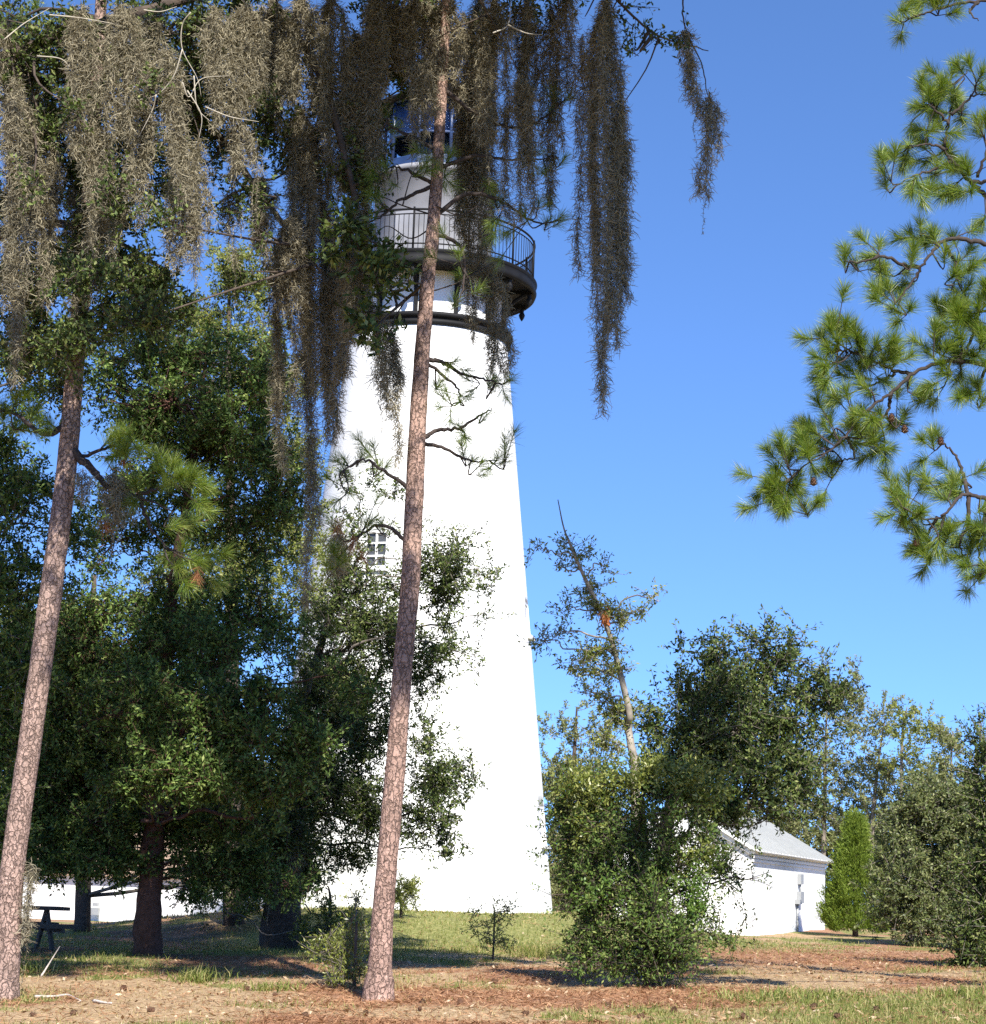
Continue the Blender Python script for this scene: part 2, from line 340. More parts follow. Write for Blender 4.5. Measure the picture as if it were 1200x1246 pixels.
def blades(name, mat, label, n, wfun, hlo, hhi, wid, seed, lean=.5):
    rg = np.random.default_rng(seed)
    v = 1 / 19 - rg.random(n) * (1 / 19 - 1 / 52); d = 1 / v          # denser near the camera
    x = (rg.random(n) - .5) * .56 * d; keep = rg.random(n) < wfun(x, d); x = x[keep]; d = d[keep]; n = len(x)
    z = zg(x, d) + (fbm(x, d, 2.3, 2) - .5) * .035 - .005
    B = np.stack([x, d, z], -1); h = (hlo + (hhi - hlo) * rg.random(n) ** 2)[:, None]
    a = rg.random(n) * 6.283; s = np.stack([np.cos(a), np.sin(a), 0 * a], -1) * (wid * (d / 25)[:, None] * .5)
    le = rg.standard_normal((n, 3)) * [lean, lean, 0]; tip = B + h * nrm(le + [0, 0, 1])
    mid = B + h * .5 * nrm(le * .4 + [0, 0, 1]); g = GB()
    V = np.stack([B - s, B + s, mid + s * .7, mid - s * .7, tip], 1).reshape(-1, 3); k = np.arange(n)[:, None] * 5
    g.add(V, k + [0, 1, 2, 3], k + [3, 2, 4]); return tag(g.build(name, mat), label, 'grass', kind='stuff')
blades('grass', m_grass, 'short green grass growing in patches on the ground and mound', 150000, lambda x, y: np.clip(weights(x, y)[0] * 1.1 - .08, 0, 1), .03, .13, .010, 1)
blades('dry_grass', m_dry, 'sparse dry tan grass scattered between the green patches', 80000, lambda x, y: .4 * np.clip(1.1 - weights(x, y)[1], .1, 1), .02, .09, .009, 2, 1.0)
def flat_litter(name, mat, label, cat, n, wfun, ln, wd, seed):
    rg = np.random.default_rng(seed); v = 1 / 18.5 - rg.random(n) * (1 / 18.5 - 1 / 48); d = 1 / v
    x = (rg.random(n) - .5) * .56 * d; keep = rg.random(n) < wfun(x, d); x = x[keep]; d = d[keep]; n = len(x)
    z = zg(x, d) + (fbm(x, d, 2.3, 2) - .5) * .035 + .006 + .025 * rg.random(n)
    a = rg.random(n) * 6.283; dr = nrm(np.stack([np.cos(a), np.sin(a), .35 * rg.standard_normal(n)], -1)); s = nrm(np.stack([-np.sin(a), np.cos(a), .5 * rg.standard_normal(n)], -1))
    l = (ln * (.6 + .8 * rg.random(n)))[:, None]; B = np.stack([x, d, z], -1); g = GB()
    V = np.stack([B - dr * l / 2, B + s * wd / 2, B + dr * l / 2, B - s * wd / 2], 1).reshape(-1, 3); k = np.arange(n)[:, None] * 4
    g.add(V, k + [0, 1, 2, 3]); return tag(g.build(name, mat), label, cat, kind='stuff')
flat_litter('pine_straw', m_straw, 'reddish brown fallen pine straw scattered over the ground', 'pine straw', 90000, lambda x, y: np.clip(weights(x, y)[1] * 1.1 + .12, 0, 1), .17, .010, 3)
flat_litter('fallen_leaves', m_litter, 'small dry fallen leaves scattered over the sunny ground', 'leaves', 9000, lambda x, y: .5 + 0 * x, .075, .04, 4)

# ------------------------------------------------------------------ lighthouse
lh = thing('lighthouse', 'tall white brick lighthouse with black iron gallery and dark lantern room behind the pine', 'lighthouse', TWR)
def zy(py): return P(492 + (1110 - py) * .043, py, 50)[2] - TWR[2]
def pm(py): return F / (50 * fw[1] + (TWR[2] + zy(py) - EYE[2]) * fw[2])
zr = zy(415); Rb = 181 / pm(1110); Rr = 96 / pm(412); C = TWR
nz = 24; prof = [(Rb * 1.03, -1.2), (Rb * 1.0, 0)] + [(Rb + (Rr - Rb) * k / nz, zr * k / nz) for k in range(1, nz + 1)]
g = GB(); lathe(g, prof, C, 128); n_ = 128; top_ = (len(prof) - 1) * n_
g.add([C + [0, 0, -1.2], C + [0, 0, zr]]); q_ = g.n - 2
g.t.append(np.array([(q_, (k + 1) % n_, k) for k in range(n_)] + [(q_ + 1, top_ + k, top_ + (k + 1) % n_) for k in range(n_)]))
shaft = g.build('tower_shaft', m_white, lh)
def rad_at(z): return Rb + (Rr - Rb) * z / zr
def ang_frame(th):
    n_ = np.array([math.cos(th), math.sin(th), 0]); s_ = np.array([math.sin(th), -math.cos(th), 0]); return np.array([s_, n_, [0, 0, 1.0]])
def add_window(th, z, wd, ht, cross=True):
    A = ang_frame(th); r_ = rad_at(z); cc = C + A[1] * r_ + [0, 0, z]
    cut = GB(); box(cut, cc, (wd, .7, ht), A); co_ = cut.build('cut', None, lh, False)
    md = shaft.modifiers.new('b', 'BOOLEAN'); md.object = co_; md.operation = 'DIFFERENCE'; md.solver = 'EXACT'
    dg = bpy.context.evaluated_depsgraph_get(); nm = bpy.data.meshes.new_from_object(shaft.evaluated_get(dg)); shaft.modifiers.clear()
    shaft.data = nm; bpy.data.objects.remove(co_)
    back = cc - A[1] * .10
    f_ = GB()
    for sx in (-1, 1): box(f_, back + A[0] * sx * (wd / 2 - .035), (.07, .08, ht - .004), A)
    for sz in (-1, 1): box(f_, back + [0, 0, sz * (ht / 2 - .035)], (wd - .14, .08, .066), A)
    w_ = f_.build('window', m_trim, lh, False)
    mu = GB(); box(mu, back + A[1] * .004, (.045, .05, ht - .14), A)
    for q in (-1, 1): box(mu, back + A[1] * .002 + [0, 0, q * ht / 6], (wd - .14, .044, .045), A)
    mu.build('muntins', m_trim, w_, False)
    pn = GB(); box(pn, back - A[1] * .03, (wd - .12, .012, ht - .12), A); pn.build('pane', m_dark, w_, False)
    sl_ = GB(); box(sl_, cc - [0, 0, ht / 2 + .05] + A[1] * .03, (wd + .12, .24, .08), A); sl_.build('sill', m_white, w_, False)
def th_for(px, py):
    z = zy(py); s = (px - (492 + (1110 - py) * .043)) / pm(py) / rad_at(z); return -math.pi / 2 + math.asin(max(-1, min(1, s)))
add_window(th_for(463, 690), zy(690), .66, .95)
add_window(R(-13), zy(1000), .62, .95)
add_window(R(-9), zy(752), .55, .85)
# belt moulding: two dark rolls round the head of the shaft
g = GB(); pr = []
for (zz, rr) in ((0, .02), (.02, .07), (.07, .10), (.12, .10), (.16, .05), (.18, .03), (.20, .10), (.24, .15), (.30, .15), (.34, .08), (.36, .01)): pr.append((Rr + rr, zr - .16 + zz))
lathe(g, [(Rr - .3, zr - .16)] + pr + [(Rr - .3, zr + .2)], C, 96); g.build('belt_moulding', m_black, lh)
zd = zy(355); Ru = 89 / pm(380); Rd = 128 / pm(350)
g = GB(); lathe(g, [(Ru, zr + .1), (Ru, zd + .2)], C, 96); g.build('upper_wall', m_white, lh)
g = GB(); lathe(g, [(Ru - .1, zd - .02), (Ru + .05, zd - .02), (Rd - .12, zd - .02), (Rd - .06, zd - .10), (Rd, zd - .08), (Rd + .03, zd), (Rd, zd + .08), (Rd - .02, zd + .20), (Rd + .04, zd + .24), (Rd, zd + .28), (Ru - .6, zd + .30)], C, 96)
g.build('gallery_deck', m_black, lh)
NBR = 12
for k in range(NBR):
    th = 2 * math.pi * (k + .5) / NBR - math.pi / 2 + .12; A = ang_frame(th); g = GB()
    h_ = zd - zr - .2
    box(g, C + A[1] * (Ru + .05) + [0, 0, zr + .2 + h_ / 2], (.09, .10, h_), A)
    q = np.linspace(0, 1, 12); pts = [C + A[1] * (Ru + .06 + (Rd - Ru - .2) * u ** 1.6) + np.array([0, 0, zd - .95 + .9 * (u ** .55)]) for u in q]
    tube(g, pts, .055, 6)
    box(g, C + A[1] * (Ru + (Rd - Ru) / 2) + [0, 0, zd - .06], (.09, Rd - Ru - .06, .09), A)
    # web plate and turned pendant under the lip
    a0_ = C + A[1] * (Rd - .14) + np.array([0, 0, zd - .05]); tube(g, [a0_, a0_ - [0, 0, .14], a0_ - [0, 0, .22], a0_ - [0, 0, .30], a0_ - [0, 0, .38]], [.06, .05, .085, .06, .01], 8)
    g.build('bracket', m_black, lh, False)
# railing
g = GB(); Rg = Rd - .06; ztop = zd + .30
th = np.linspace(0, 2 * math.pi, 97)
for hh, rr in ((1.02, .028), (.90, .016), (.12, .018)):
    tube(g, [C + np.array([Rg * math.cos(a), Rg * math.sin(a), ztop + hh]) for a in th], rr, 6, cap=False)
nb = 132
A_ = np.array([C + [Rg * math.cos(2 * math.pi * k / nb), Rg * math.sin(2 * math.pi * k / nb), ztop + .0] for k in range(nb)]); thin_tubes(g, A_, A_ + [0, 0, .91], .010, .010)
for k in range(12):
    a = 2 * math.pi * (k + .5) / 12 + .12; p_ = C + np.array([Rg * math.cos(a), Rg * math.sin(a), ztop]); tube(g, [p_, p_ + [0, 0, 1.08]], .03, 6)
g.build('railing', m_black, lh)
# watch room drum
zw = zd + .3; Rw = 72 / pm(240); zl = zy(226)
g = GB(); lathe(g, [(Rw, zw), (Rw, zl - .12), (Rw + .06, zl - .1), (Rw + .1, zl), (Rw + .02, zl + .06), (.3, zl + .07)], C, 96); g.build('watch_room', m_grey, lh)
g = GB(); A = ang_frame(-math.pi / 2 - .45); box(g, C + A[1] * (Rw) + [0, 0, zw + .75], (.5, .08, 1.3), A); g.build('door', m_grey, lh, False)
# lantern room: ten-sided glazed cage
zt = zl + .07; Rl = 62 / pm(180); hl = zy(139) - zt; NL = 10
g = GB(); lathe(g, [(Rl + .05, zt - .01), (Rl + .05, zt + .28), (Rl - .05, zt + .3)], C, NL); fr = g.build('lantern_room', m_lead, lh, False)
g = GB()
for k in range(NL):
    a = 2 * math.pi * k / NL; p_ = C + np.array([Rl * math.cos(a), Rl * math.sin(a), zt + .3]); tube(g, [p_, p_ + [0, 0, hl - .3]], .05, 6)
for hh in (.3, .95, hl - .03):
    tube(g, [C + np.array([Rl * math.cos(2 * math.pi * k / NL), Rl * math.sin(2 * math.pi * k / NL), zt + hh]) for k in range(NL + 1)], .04, 6, cap=False)
g.build('glazing_bars', m_lead, fr)
gm, t, b, o = node_mat('lantern_glass'); b.inputs['Base Color'].default_value = (.75, .85, .95, 1); b.inputs['Roughness'].default_value = .02; b.inputs['Transmission Weight'].default_value = 1; b.inputs['IOR'].default_value = 1.02
g = GB(); lathe(g, [(Rl - .03, zt + .3), (Rl - .03, zt + hl)], C, NL); g.build('pane', gm, fr, False)
g = GB()  # blackened upper panels behind the glass and the lens pedestal
lathe(g, [(Rl - .12, zt + 1.0), (Rl - .12, zt + hl)], C, NL)
lathe(g, [(.01, zt), (.35, zt), (.3, zt + .5), (.45, zt + .6), (.5, zt + 1.0), (.4, zt + 1.4), (.01, zt + 1.5)], C, 24); g.build('lens', m_lead, fr)
g = GB(); zc = zt + hl
lathe(g, [(Rl - .1, zc - .02), (Rl + .24, zc - .06), (Rl + .26, zc + .02), (Rl + .1, zc + .12), (Rl * .75, zc + .42), (Rl * .45, zc + .78), (.2, zc + .98), (.12, zc + 1.0)], C, 40)
rf = g.build('roof', m_black, lh)
g = GB(); lathe(g, [(.12, zc + .98), (.14, zc + 1.15), (.30, zc + 1.3), (.34, zc + 1.45), (.28, zc + 1.62), (.05, zc + 1.74), (.02, zc + 1.8), (.015, zc + 2.6), (.002, zc + 2.62)], C, 24); g.build('vent_ball', m_black, rf)

# ------------------------------------------------------------------ oil house on the right
dC = 54.0; c0 = P(915, 1131, dC); hx = .26
du = nrm(np.array([3.9, 10.9, 0.])); dv = np.array([-du[1], du[0], 0.])      # along the long wall, across the gable
z0 = float(zg(c0[0], c0[1])); c0[2] = z0
LW, GWd = 11.2, 3.9; H = P(915, 1036, dC)[2] - z0; RISE = 1.12
oh = thing('oil_house', 'small white gabled oil house with pale metal roof behind the big shrub', 'building', c0)
def hp(a, b2, z): return c0 + du * a + dv * b2 + np.array([0, 0, z])
g = GB()
V = [hp(0, 0, -.6), hp(LW, 0, -.6), hp(LW, GWd, -.6), hp(0, GWd, -.6), hp(0, 0, H), hp(LW, 0, H), hp(LW, GWd, H), hp(0, GWd, H), hp(0, GWd / 2, H + RISE), hp(LW, GWd / 2, H + RISE)]
g.add(V, [(0, 1, 5, 4), (1, 2, 6, 5), (2, 3, 7, 6), (3, 0, 4, 7)], [(4, 7, 8), (6, 5, 9)]); g.build('wall', m_white2, oh, False)
rf = None; sl_ = math.atan2(RISE, GWd / 2); nr = (-dv) * math.sin(sl_) + np.array([0, 0, math.cos(sl_)]); ss = dv * math.cos(sl_) + np.array([0, 0, math.sin(sl_)])
g = GB(); Ls = GWd / 2 / math.cos(sl_)
for side in (0, 1):
    d_ = dv if side == 0 else -dv; org = hp(0, 0, H) if side == 0 else hp(0, GWd, H)
    nn = -d_ * math.sin(sl_) + np.array([0, 0, math.cos(sl_)]); s2 = d_ * math.cos(sl_) + np.array([0, 0, math.sin(sl_)])
    cc = org + du * LW / 2 + s2 * (Ls / 2 - .1) + nn * (.11 + .001 * side); box(g, cc, (LW + .34, Ls + .26, .04), np.array([du, s2, nn]))
    if side == 0: keep = (org, s2, nn)
rf = g.build('roof', m_roof, oh, False)
g = GB(); org, s2, nn = keep
for k in range(25):
    a = -.15 + k * (LW + .30) / 24; box(g, org + du * a + s2 * (Ls / 2 - .1) + nn * .145, (.03, Ls + .24, .035), np.array([du, s2, nn]))
box(g, hp(LW / 2, GWd / 2, H + RISE + .14), (LW + .36, .16, .05), np.array([du, dv, [0, 0, 1]])); g.build('seams', m_seam, rf, False)
g = GB()
Ax = np.array([du, dv, [0, 0, 1]])
box(g, hp(LW / 2, -.02, H - .24), (LW + .06, .04, .07), Ax); box(g, hp(LW / 2, -.03, H - .14), (LW + .1, .06, .07), Ax); box(g, hp(LW / 2, -.05, H + .0), (LW + .16, .10, .12), Ax)
for sgn in (0, 1):
    d_ = dv if sgn == 0 else -dv; o_ = hp(-.06, 0, H) if sgn == 0 else hp(-.06, GWd, H); n2 = -d_ * math.sin(sl_) + np.array([0, 0, math.cos(sl_)]); s3 = d_ * math.cos(sl_) + np.array([0, 0, math.sin(sl_)])
    box(g, o_ + s3 * (Ls / 2 - .03) - n2 * .02, (.10, Ls + .1, .13), np.array([du, s3, n2])); box(g, o_ - du * .07 + s3 * (Ls / 2 - .03) + n2 * .07, (.16, Ls + .1, .05), np.array([du, s3, n2]))
g.build('cornice', m_trim, oh, False)
# meter, switch box and pipe on the long wall
am = 6.6
g = GB(); box(g, hp(am, -.07, H * .48), (.5, .13, .34), Ax); mb = g.build('meter_box', m_box, oh, False)
g = GB(); box(g, hp(am + .1, -.06, H * .72), (.42, .1, .30), Ax); g.build('switch_box', m_box, oh, False)
g = GB(); tube(g, [hp(am - .35, -.05, -.1), hp(am - .35, -.05, H * .40)], .035, 8); tube(g, [hp(am + .05, -.05, H * .54), hp(am + .1, -.05, H * .68)], .025, 8); g.build('conduit', m_box, oh)
g = GB(); box(g, hp(am - .35, -.08, H * .42), (.34, .15, .13), Ax); g.build('junction_box', m_box, oh, False)

# ------------------------------------------------------------------ white house far behind the left oaks
hL = P(-10, 1121, 74); hR = P(232, 1127, 70); zb = (hL[2] + hR[2]) / 2
hh = thing('house', 'low white house with tan roof seen under the left oak canopy', 'building', (hL[0], hL[1], zb))
ax_ = nrm(np.array([hR[0] - hL[0], hR[1] - hL[1], 0])); ay_ = np.array([-ax_[1], ax_[0], 0]); Lh = float(np.hypot(hR[0] - hL[0], hR[1] - hL[1]))
ctr = np.array([(hL[0] + hR[0]) / 2, (hL[1] + hR[1]) / 2, zb]); Am = np.array([ax_, ay_, [0, 0, 1]])
g = GB(); box(g, ctr + ay_ * 3 + [0, 0, .7], (Lh, 6, 2.5), Am); g.build('wall', m_white2, hh, False)
g = GB(); e0 = ctr + np.array([0, 0, 1.82])
V = [e0 + ax_ * sx * (Lh / 2 + .5) + ay_ * yy + np.array([0, 0, zz]) for sx in (-1, 1) for (yy, zz) in ((-.3, 0), (3, 1.5), (6.3, 0), (6.3, -.14), (3, 1.3), (-.3, -.14))]
g.add(V, [(0, 1, 7, 6), (1, 2, 8, 7), (3, 4, 10, 9), (4, 5, 11, 10), (5, 0, 6, 11), (2, 3, 9, 8), (0, 5, 4, 1), (1, 4, 3, 2), (6, 7, 10, 11), (7, 8, 9, 10)]); g.build('roof', m_tan, hh, False)
g = GB(); pv = P(117, 1109, 71.6); box(g, pv - ay_ * .05, (.32, .12, .25), Am); box(g, pv + np.array([0, 0, .24]) - ay_ * .05, (.2, .12, .12), Am); g.build('vent', m_box, hh, False)

# ------------------------------------------------------------------ picnic table
pt = on_ground(30, 1148, 34.5)
tb = thing('picnic_table', 'dark wooden picnic table with crossed legs beside the left pine', 'picnic table', pt)
ca, sa = math.cos(R(28)), math.sin(R(28)); Ap = np.array([[ca, sa, 0], [-sa, ca, 0], [0, 0, 1.0]])
def tp(x, y, z): return pt + (Ap[0] * x + Ap[1] * y) * .9 + np.array([0, 0, z * .95])
g = GB()
for k in range(5): box(g, tp(-.25, (k - 2) * .15, .74), (1.75, .14, .06), Ap)
g.build('tabletop', m_wood, tb, False)
for s in (-1, 1):
    g = GB()
    for k in (0, 1): box(g, tp(-.25, s * (.66 + k * .15), .44), (1.9, .14, .07), Ap)
    g.build('seat', m_wood, tb, False)
for x in (-.85, .38):
    for s in (-1, 1):
        g = GB(); a_, b2 = tp(x, s * .68, .0), tp(x + .001 * s, s * .12, .72); dd = nrm(b2 - a_); pz = Ap[0]
        box(g, (a_ + b2) / 2 + Ap[0] * .03 * s, (.05, .12, float(np.linalg.norm(b2 - a_))), np.array([pz, np.cross(dd, pz), dd])); g.build('leg', m_wood, tb, False)
    g = GB(); box(g, tp(x + .09, 0, .385), (.05, 1.6, .1), Ap); g.build('crossbar', m_wood, tb, False)

# ------------------------------------------------------------------ foliage generators
def leaves(gb, C_, D_, ln, wd, rg, upb=.7):
    N = len(C_); nv = nrm(rg.standard_normal((N, 3)) + np.array([.15, -.75, .65]) * upb); s = nrm(np.cross(nv, D_))
    l = (ln * (.65 + .6 * rg.random(N)))[:, None]; w_ = (wd * (.7 + .5 * rg.random(N)))[:, None]; n2 = np.cross(D_, s)
    a = C_; m_ = C_ + D_ * l * .45 + n2 * l * .06; tip = C_ + D_ * l
    V = np.stack([a, m_ + s * w_ / 2, tip, m_ - s * w_ / 2], 1).reshape(-1, 3)
    gb.add(V, np.arange(N)[:, None] * 4 + [0, 1, 2, 3])
def blob(gl, gt, c, rx, rz, ry, lai, ln, wd, rg, hub=None, twl=.4, lpt=26, lump=.45, upb=.7, clump=.84):
    area = math.pi * rx * rz; n = max(6, int(lai * area / (.5 * ln * wd) / lpt))
    u = nrm(rg.standard_normal((n, 3))); ph = rg.random(3) * 6.28
    ncl = int(np.clip(n / 18, 4, 30)); cu = nrm(rg.standard_normal((ncl, 3))); cid = rg.integers(0, ncl, n); cr = rg.random(ncl) ** .4
    lm = 1 + lump * (np.sin(u[:, 0] * 4.2 + ph[0]) * np.sin(u[:, 2] * 4.7 + ph[1]) + .5 * np.sin(u[:, 1] * 7 + u[:, 2] * 6 + ph[2])) * .8
    rr = rg.random(n) ** .42 * lm * .92; pu = u * rr[:, None]; pc = cu[cid] * cr[cid][:, None] * .88 + rg.standard_normal((n, 3)) * (.15 + .1 * rg.random((n, 1)))
    mk = rg.random(n)[:, None] < clump; p = c + np.where(mk, pc, pu) * [rx, ry, rz]
    td = nrm(u * .7 + rg.standard_normal((n, 3)) * .6 + [0, 0, .25]); tl = twl * (.5 + rg.random(n))
    t_ = rg.random((n, lpt)); C_ = p[:, None] + td[:, None] * (t_ * tl[:, None])[..., None] + rg.standard_normal((n, lpt, 3)) * .03
    D_ = nrm(td[:, None] * .6 + rg.standard_normal((n, lpt, 3)))
    leaves(gl, C_.reshape(-1, 3), D_.reshape(-1, 3), ln, wd, rg, upb)
    if gt is not None:
        h = c if hub is None else hub
        thin_tubes(gt, p - td * .05, p + td * tl[:, None], .006, .003)
        k = rg.choice(n, max(3, n // 5), replace=False); st = h + (p[k] - h) * .12
        thin_tubes(gt, st, p[k], .016 * min(1, rx), .006, bend=rg.standard_normal((len(k), 3)) * .08 * min(1, rx))
def tree(name, label, cat, d, trunk, blobs, lai=4.0, leaf=(.085, .034), lm=None, bm=None, seed=0, group=None, lump=.45, twl=.4, lpt=26, limb=True, rough=.05, upb=.7, crown='crown', bury=.15, more=(), lai_mul=1.0):
    """trunk: (px, py, width px) from the foot up; blobs: (px, py, rx, ry[, depth shift[, lai]]) in photo pixels"""
    rg = np.random.default_rng(seed + 100)
    foot = on_ground(trunk[0][0], trunk[0][1], d); th_ = thing(name, label, cat, foot, group)
    pts = [P(x, y, d + rg.standard_normal() * .08) for x, y, _ in trunk]; pts[0] = foot - [0, 0, bury]
    rad = np.array([wd / F * d / 2 for _, _, wd in trunk]); n = max(10, len(pts) * 5)
    sp = smooth_path(pts, n); rr = np.interp(np.linspace(0, len(pts) - 1, n), np.arange(len(pts)), rad)
    g1 = GB(); tube(g1, sp, rr, 10, rough, rg); g1.build('trunk', bm or m_oakbark, th_)
    gl, gt = GB(), GB()
    for bl in blobs:
        px, py, rx, ry = bl[:4]; dd = bl[4] if len(bl) > 4 else rg.uniform(-.5, .5) * (rx + ry) / F * d; la = (bl[5] if len(bl) > 5 else lai) * lai_mul
        c = P(px, py, d + dd); s = (d + dd) / F
        if limb:
            dist = np.linalg.norm(sp - c, axis=1) + np.maximum(0, sp[:, 2] - (c[2] - .15 * np.linalg.norm(sp - c, axis=1))) * 1.5; dist = dist + (1.5 * np.maximum(0, foot[2] + min(2.4, .3 * (sp[-1, 2] - foot[2])) - sp[:, 2])); k = int(np.argmin(dist)); a = sp[k]
            mid = (a + c) / 2 + rg.standard_normal(3) * .1 * np.linalg.norm(c - a) + [0, 0, .08 * np.linalg.norm(c - a)]
            lp = smooth_path([a, mid, c], 9); r1 = max(.010, min(rr[k] * .45, .012 + .007 * np.linalg.norm(c - a)))
            lp = lp + np.vstack([np.zeros(3), rg.standard_normal((8, 3)) * .035 * min(1.5, np.linalg.norm(c - a))]); tube(gt, smooth_path(lp, 20), np.linspace(r1, .008, 20), 6, .04, rg)
        blob(gl, gt, c, rx * s, ry * s, (rx + ry) / 2 * s, la, leaf[0], leaf[1], rg, None, twl, lpt, lump, upb)
    if gt.n: gt.build('branches', bm or m_twig, th_)
    gl.build(crown, lm or m_oak, th_)
    for nm_, mt_, bls_ in more:
        gl = GB()
        for px, py, rx, ry, dd, la in bls_:
            s = (d + dd) / F; blob(gl, None, P(px, py, d + dd), rx * s, ry * s, (rx + ry) / 2 * s, la, leaf[0], leaf[1], rg, None, twl, lpt, lump, upb)
        gl.build(nm_, mt_, th_)
    return th_

# ------------------------------------------------------------------ trees on the left
tree('oak_tree', 'dense dark evergreen oak with reddish trunk between the left pine and the white lighthouse', 'tree', 33,
     [(180, 1160, 38), (182, 1100, 30), (186, 1030, 28), (195, 900, 20), (206, 760, 16), (214, 690, 13), (235, 560, 8), (250, 440, 4)],
     [(235, 935, 76, 37, -3.0, 4.5), (300, 870, 67, 49, -3.0, 4.5), (150, 865, 63, 49, -3.0, 4), (330, 960, 54, 40, -3.0, 4), (110, 780, 70, 70, 0, 3.6), (190, 790, 60, 60, .5, 2.6),
      (260, 780, 70, 55, .2, 3), (320, 760, 55, 55, 0, 2.4), (240, 640, 75, 60, .6, 2.6), (310, 640, 60, 60, .2, 2.8), (140, 660, 50, 60, .6, 2.2), (250, 540, 80, 60, .5, 3), (180, 500, 60, 60, .2, 2.4),
      (300, 470, 60, 60, .4, 2.2), (220, 430, 70, 50, .4, 2.6), (330, 550, 50, 60, .2, 2.4), (160, 430, 60, 50, 0, 3), (210, 490, 80, 60, -.3, 2.4), (280, 540, 60, 60, -.3, 2.2), (330, 610, 50, 50, -.3, 2.4), (180, 590, 60, 50, -.3, 2.4), (350, 480, 40, 60, 0, 1.6), (130, 1050, 60, 24, -.3, 4), (230, 1055, 40, 18, -.3, 3), (60, 1050, 50, 24, 0, 5), (290, 1060, 50, 30, .3, 5), (340, 1075, 40, 26, .3, 3.5), (240, 1090, 24, 14, .2, 2), (130, 960, 90, 60, 1, 6), (90, 900, 60, 80, 1, 6), (230, 1010, 60, 35, .5, 5), (60, 1000, 70, 55, .8, 6), (140, 1030, 55, 22, .4, 4.5), (200, 860, 90, 60, 1.2, 4.5), (75, 820, 60, 80, 1.5, 5), (200, 880, 50, 60, -1.1, 3), (210, 780, 45, 50, -.9, 2.4), (200, 700, 50, 40, -.6, 2), (280, 800, 54, 45, -2.0, 3), (260, 900, 63, 36, -3.0, 3.5), (180, 960, 54, 30, -2.6, 3.5), (380, 900, 44, 36, -2.8, 3), (430, 830, 36, 30, -2, 2), (330, 860, 40, 34, -3.2, 2.6), (255, 950, 50, 26, -3.6, 3), (200, 925, 44, 28, -3.4, 2.6), (305, 905, 46, 30, -3.5, 2.8), (280, 1000, 60, 30, -.6, 3.5), (110, 1000, 60, 30, -.4, 3)],
     leaf=(.09, .036), lm=m_oakg, bm=m_redbark, seed=1, lai_mul=1.3)
tree('mossy_oak_tree', 'shaded oak with moss on its trunk whose limbs cross the white tower', 'tree', 37,
     [(343, 1130, 56), (345, 1080, 42), (349, 1010, 34), (356, 930, 24), (372, 850, 14), (395, 770, 9), (420, 690, 4)],
     [(360, 990, 60, 60, -.6, 5), (330, 1050, 50, 40, 0, 5), (400, 960, 55, 60, -.4, 4), (430, 880, 55, 60, -.2, 4), (410, 800, 50, 55, 0, 3.4), (440, 740, 45, 45, 0, 3.2), (470, 790, 35, 60, 0, 3), (400, 870, 60, 60, .6, 4),
      (425, 700, 36, 26, 0, 2.6), (415, 640, 24, 30, 0, 1.2), (470, 600, 24, 16, 0, 1.1), (430, 590, 30, 18, 0, 1.2),
      (540, 680, 38, 48, -.4, 3.2), (548, 725, 34, 34, -.2, 2.6), (530, 790, 36, 34, -.2, 3.2), (580, 690, 26, 40, -.2, .9), (585, 745, 22, 20, 0, .6), (575, 800, 20, 20, 0, .5), (520, 840, 28, 24, 0, 3),
      (530, 955, 44, 34, -.4, 3.8), (525, 1005, 42, 34, -.4, 3.0), (570, 950, 26, 22, -.3, 1.3), (515, 900, 26, 30, 0, 2.4), (545, 1040, 26, 16, -.3, 1.6), (455, 980, 35, 50, 0, 3.6), (430, 1040, 40, 30, .2, 2.2), (380, 830, 40, 40, -.8, 2.6), (370, 920, 46, 40, -.9, 3.4), (345, 1000, 36, 30, -.8, 2.5), (400, 760, 34, 40, -.4, 2.4), (480, 715, 26, 24, -.3, 2.4), (452, 672, 16, 14, -.3, 1.1), (478, 650, 12, 18, -.3, .9), (440, 645, 16, 20, 0, 1.2)],
     leaf=(.085, .032), lm=m_oak, seed=2, lump=.7, lai_mul=1.15)
tree('oak_tree', 'bright yellow green tree top rising behind the dark oak under the moss curtains', 'tree', 43,
     [(285, 1115, 26), (283, 900, 20), (280, 600, 12), (278, 420, 6), (280, 330, 3)],
     [(285, 345, 45, 40, 0, 2.8), (250, 375, 45, 35, 0, 2.4), (320, 390, 35, 45, 0, 2), (290, 430, 70, 40, .5, 1.8), (240, 470, 70, 50, .5, 1.8), (330, 480, 60, 50, .3, 1.6), (370, 640, 40, 80, 0, 2), (390, 720, 40, 60, 0, 1.6), (300, 700, 80, 80, .5, 2.2), (220, 720, 60, 70, .5, 1.6), (300, 330, 30, 30, -.2, 2.4), (270, 310, 30, 26, 0, 1.4), (225, 420, 50, 50, 0, 1.6), (350, 560, 50, 70, 0, 1.6)],
     leaf=(.09, .04), lm=m_oaky, seed=3)
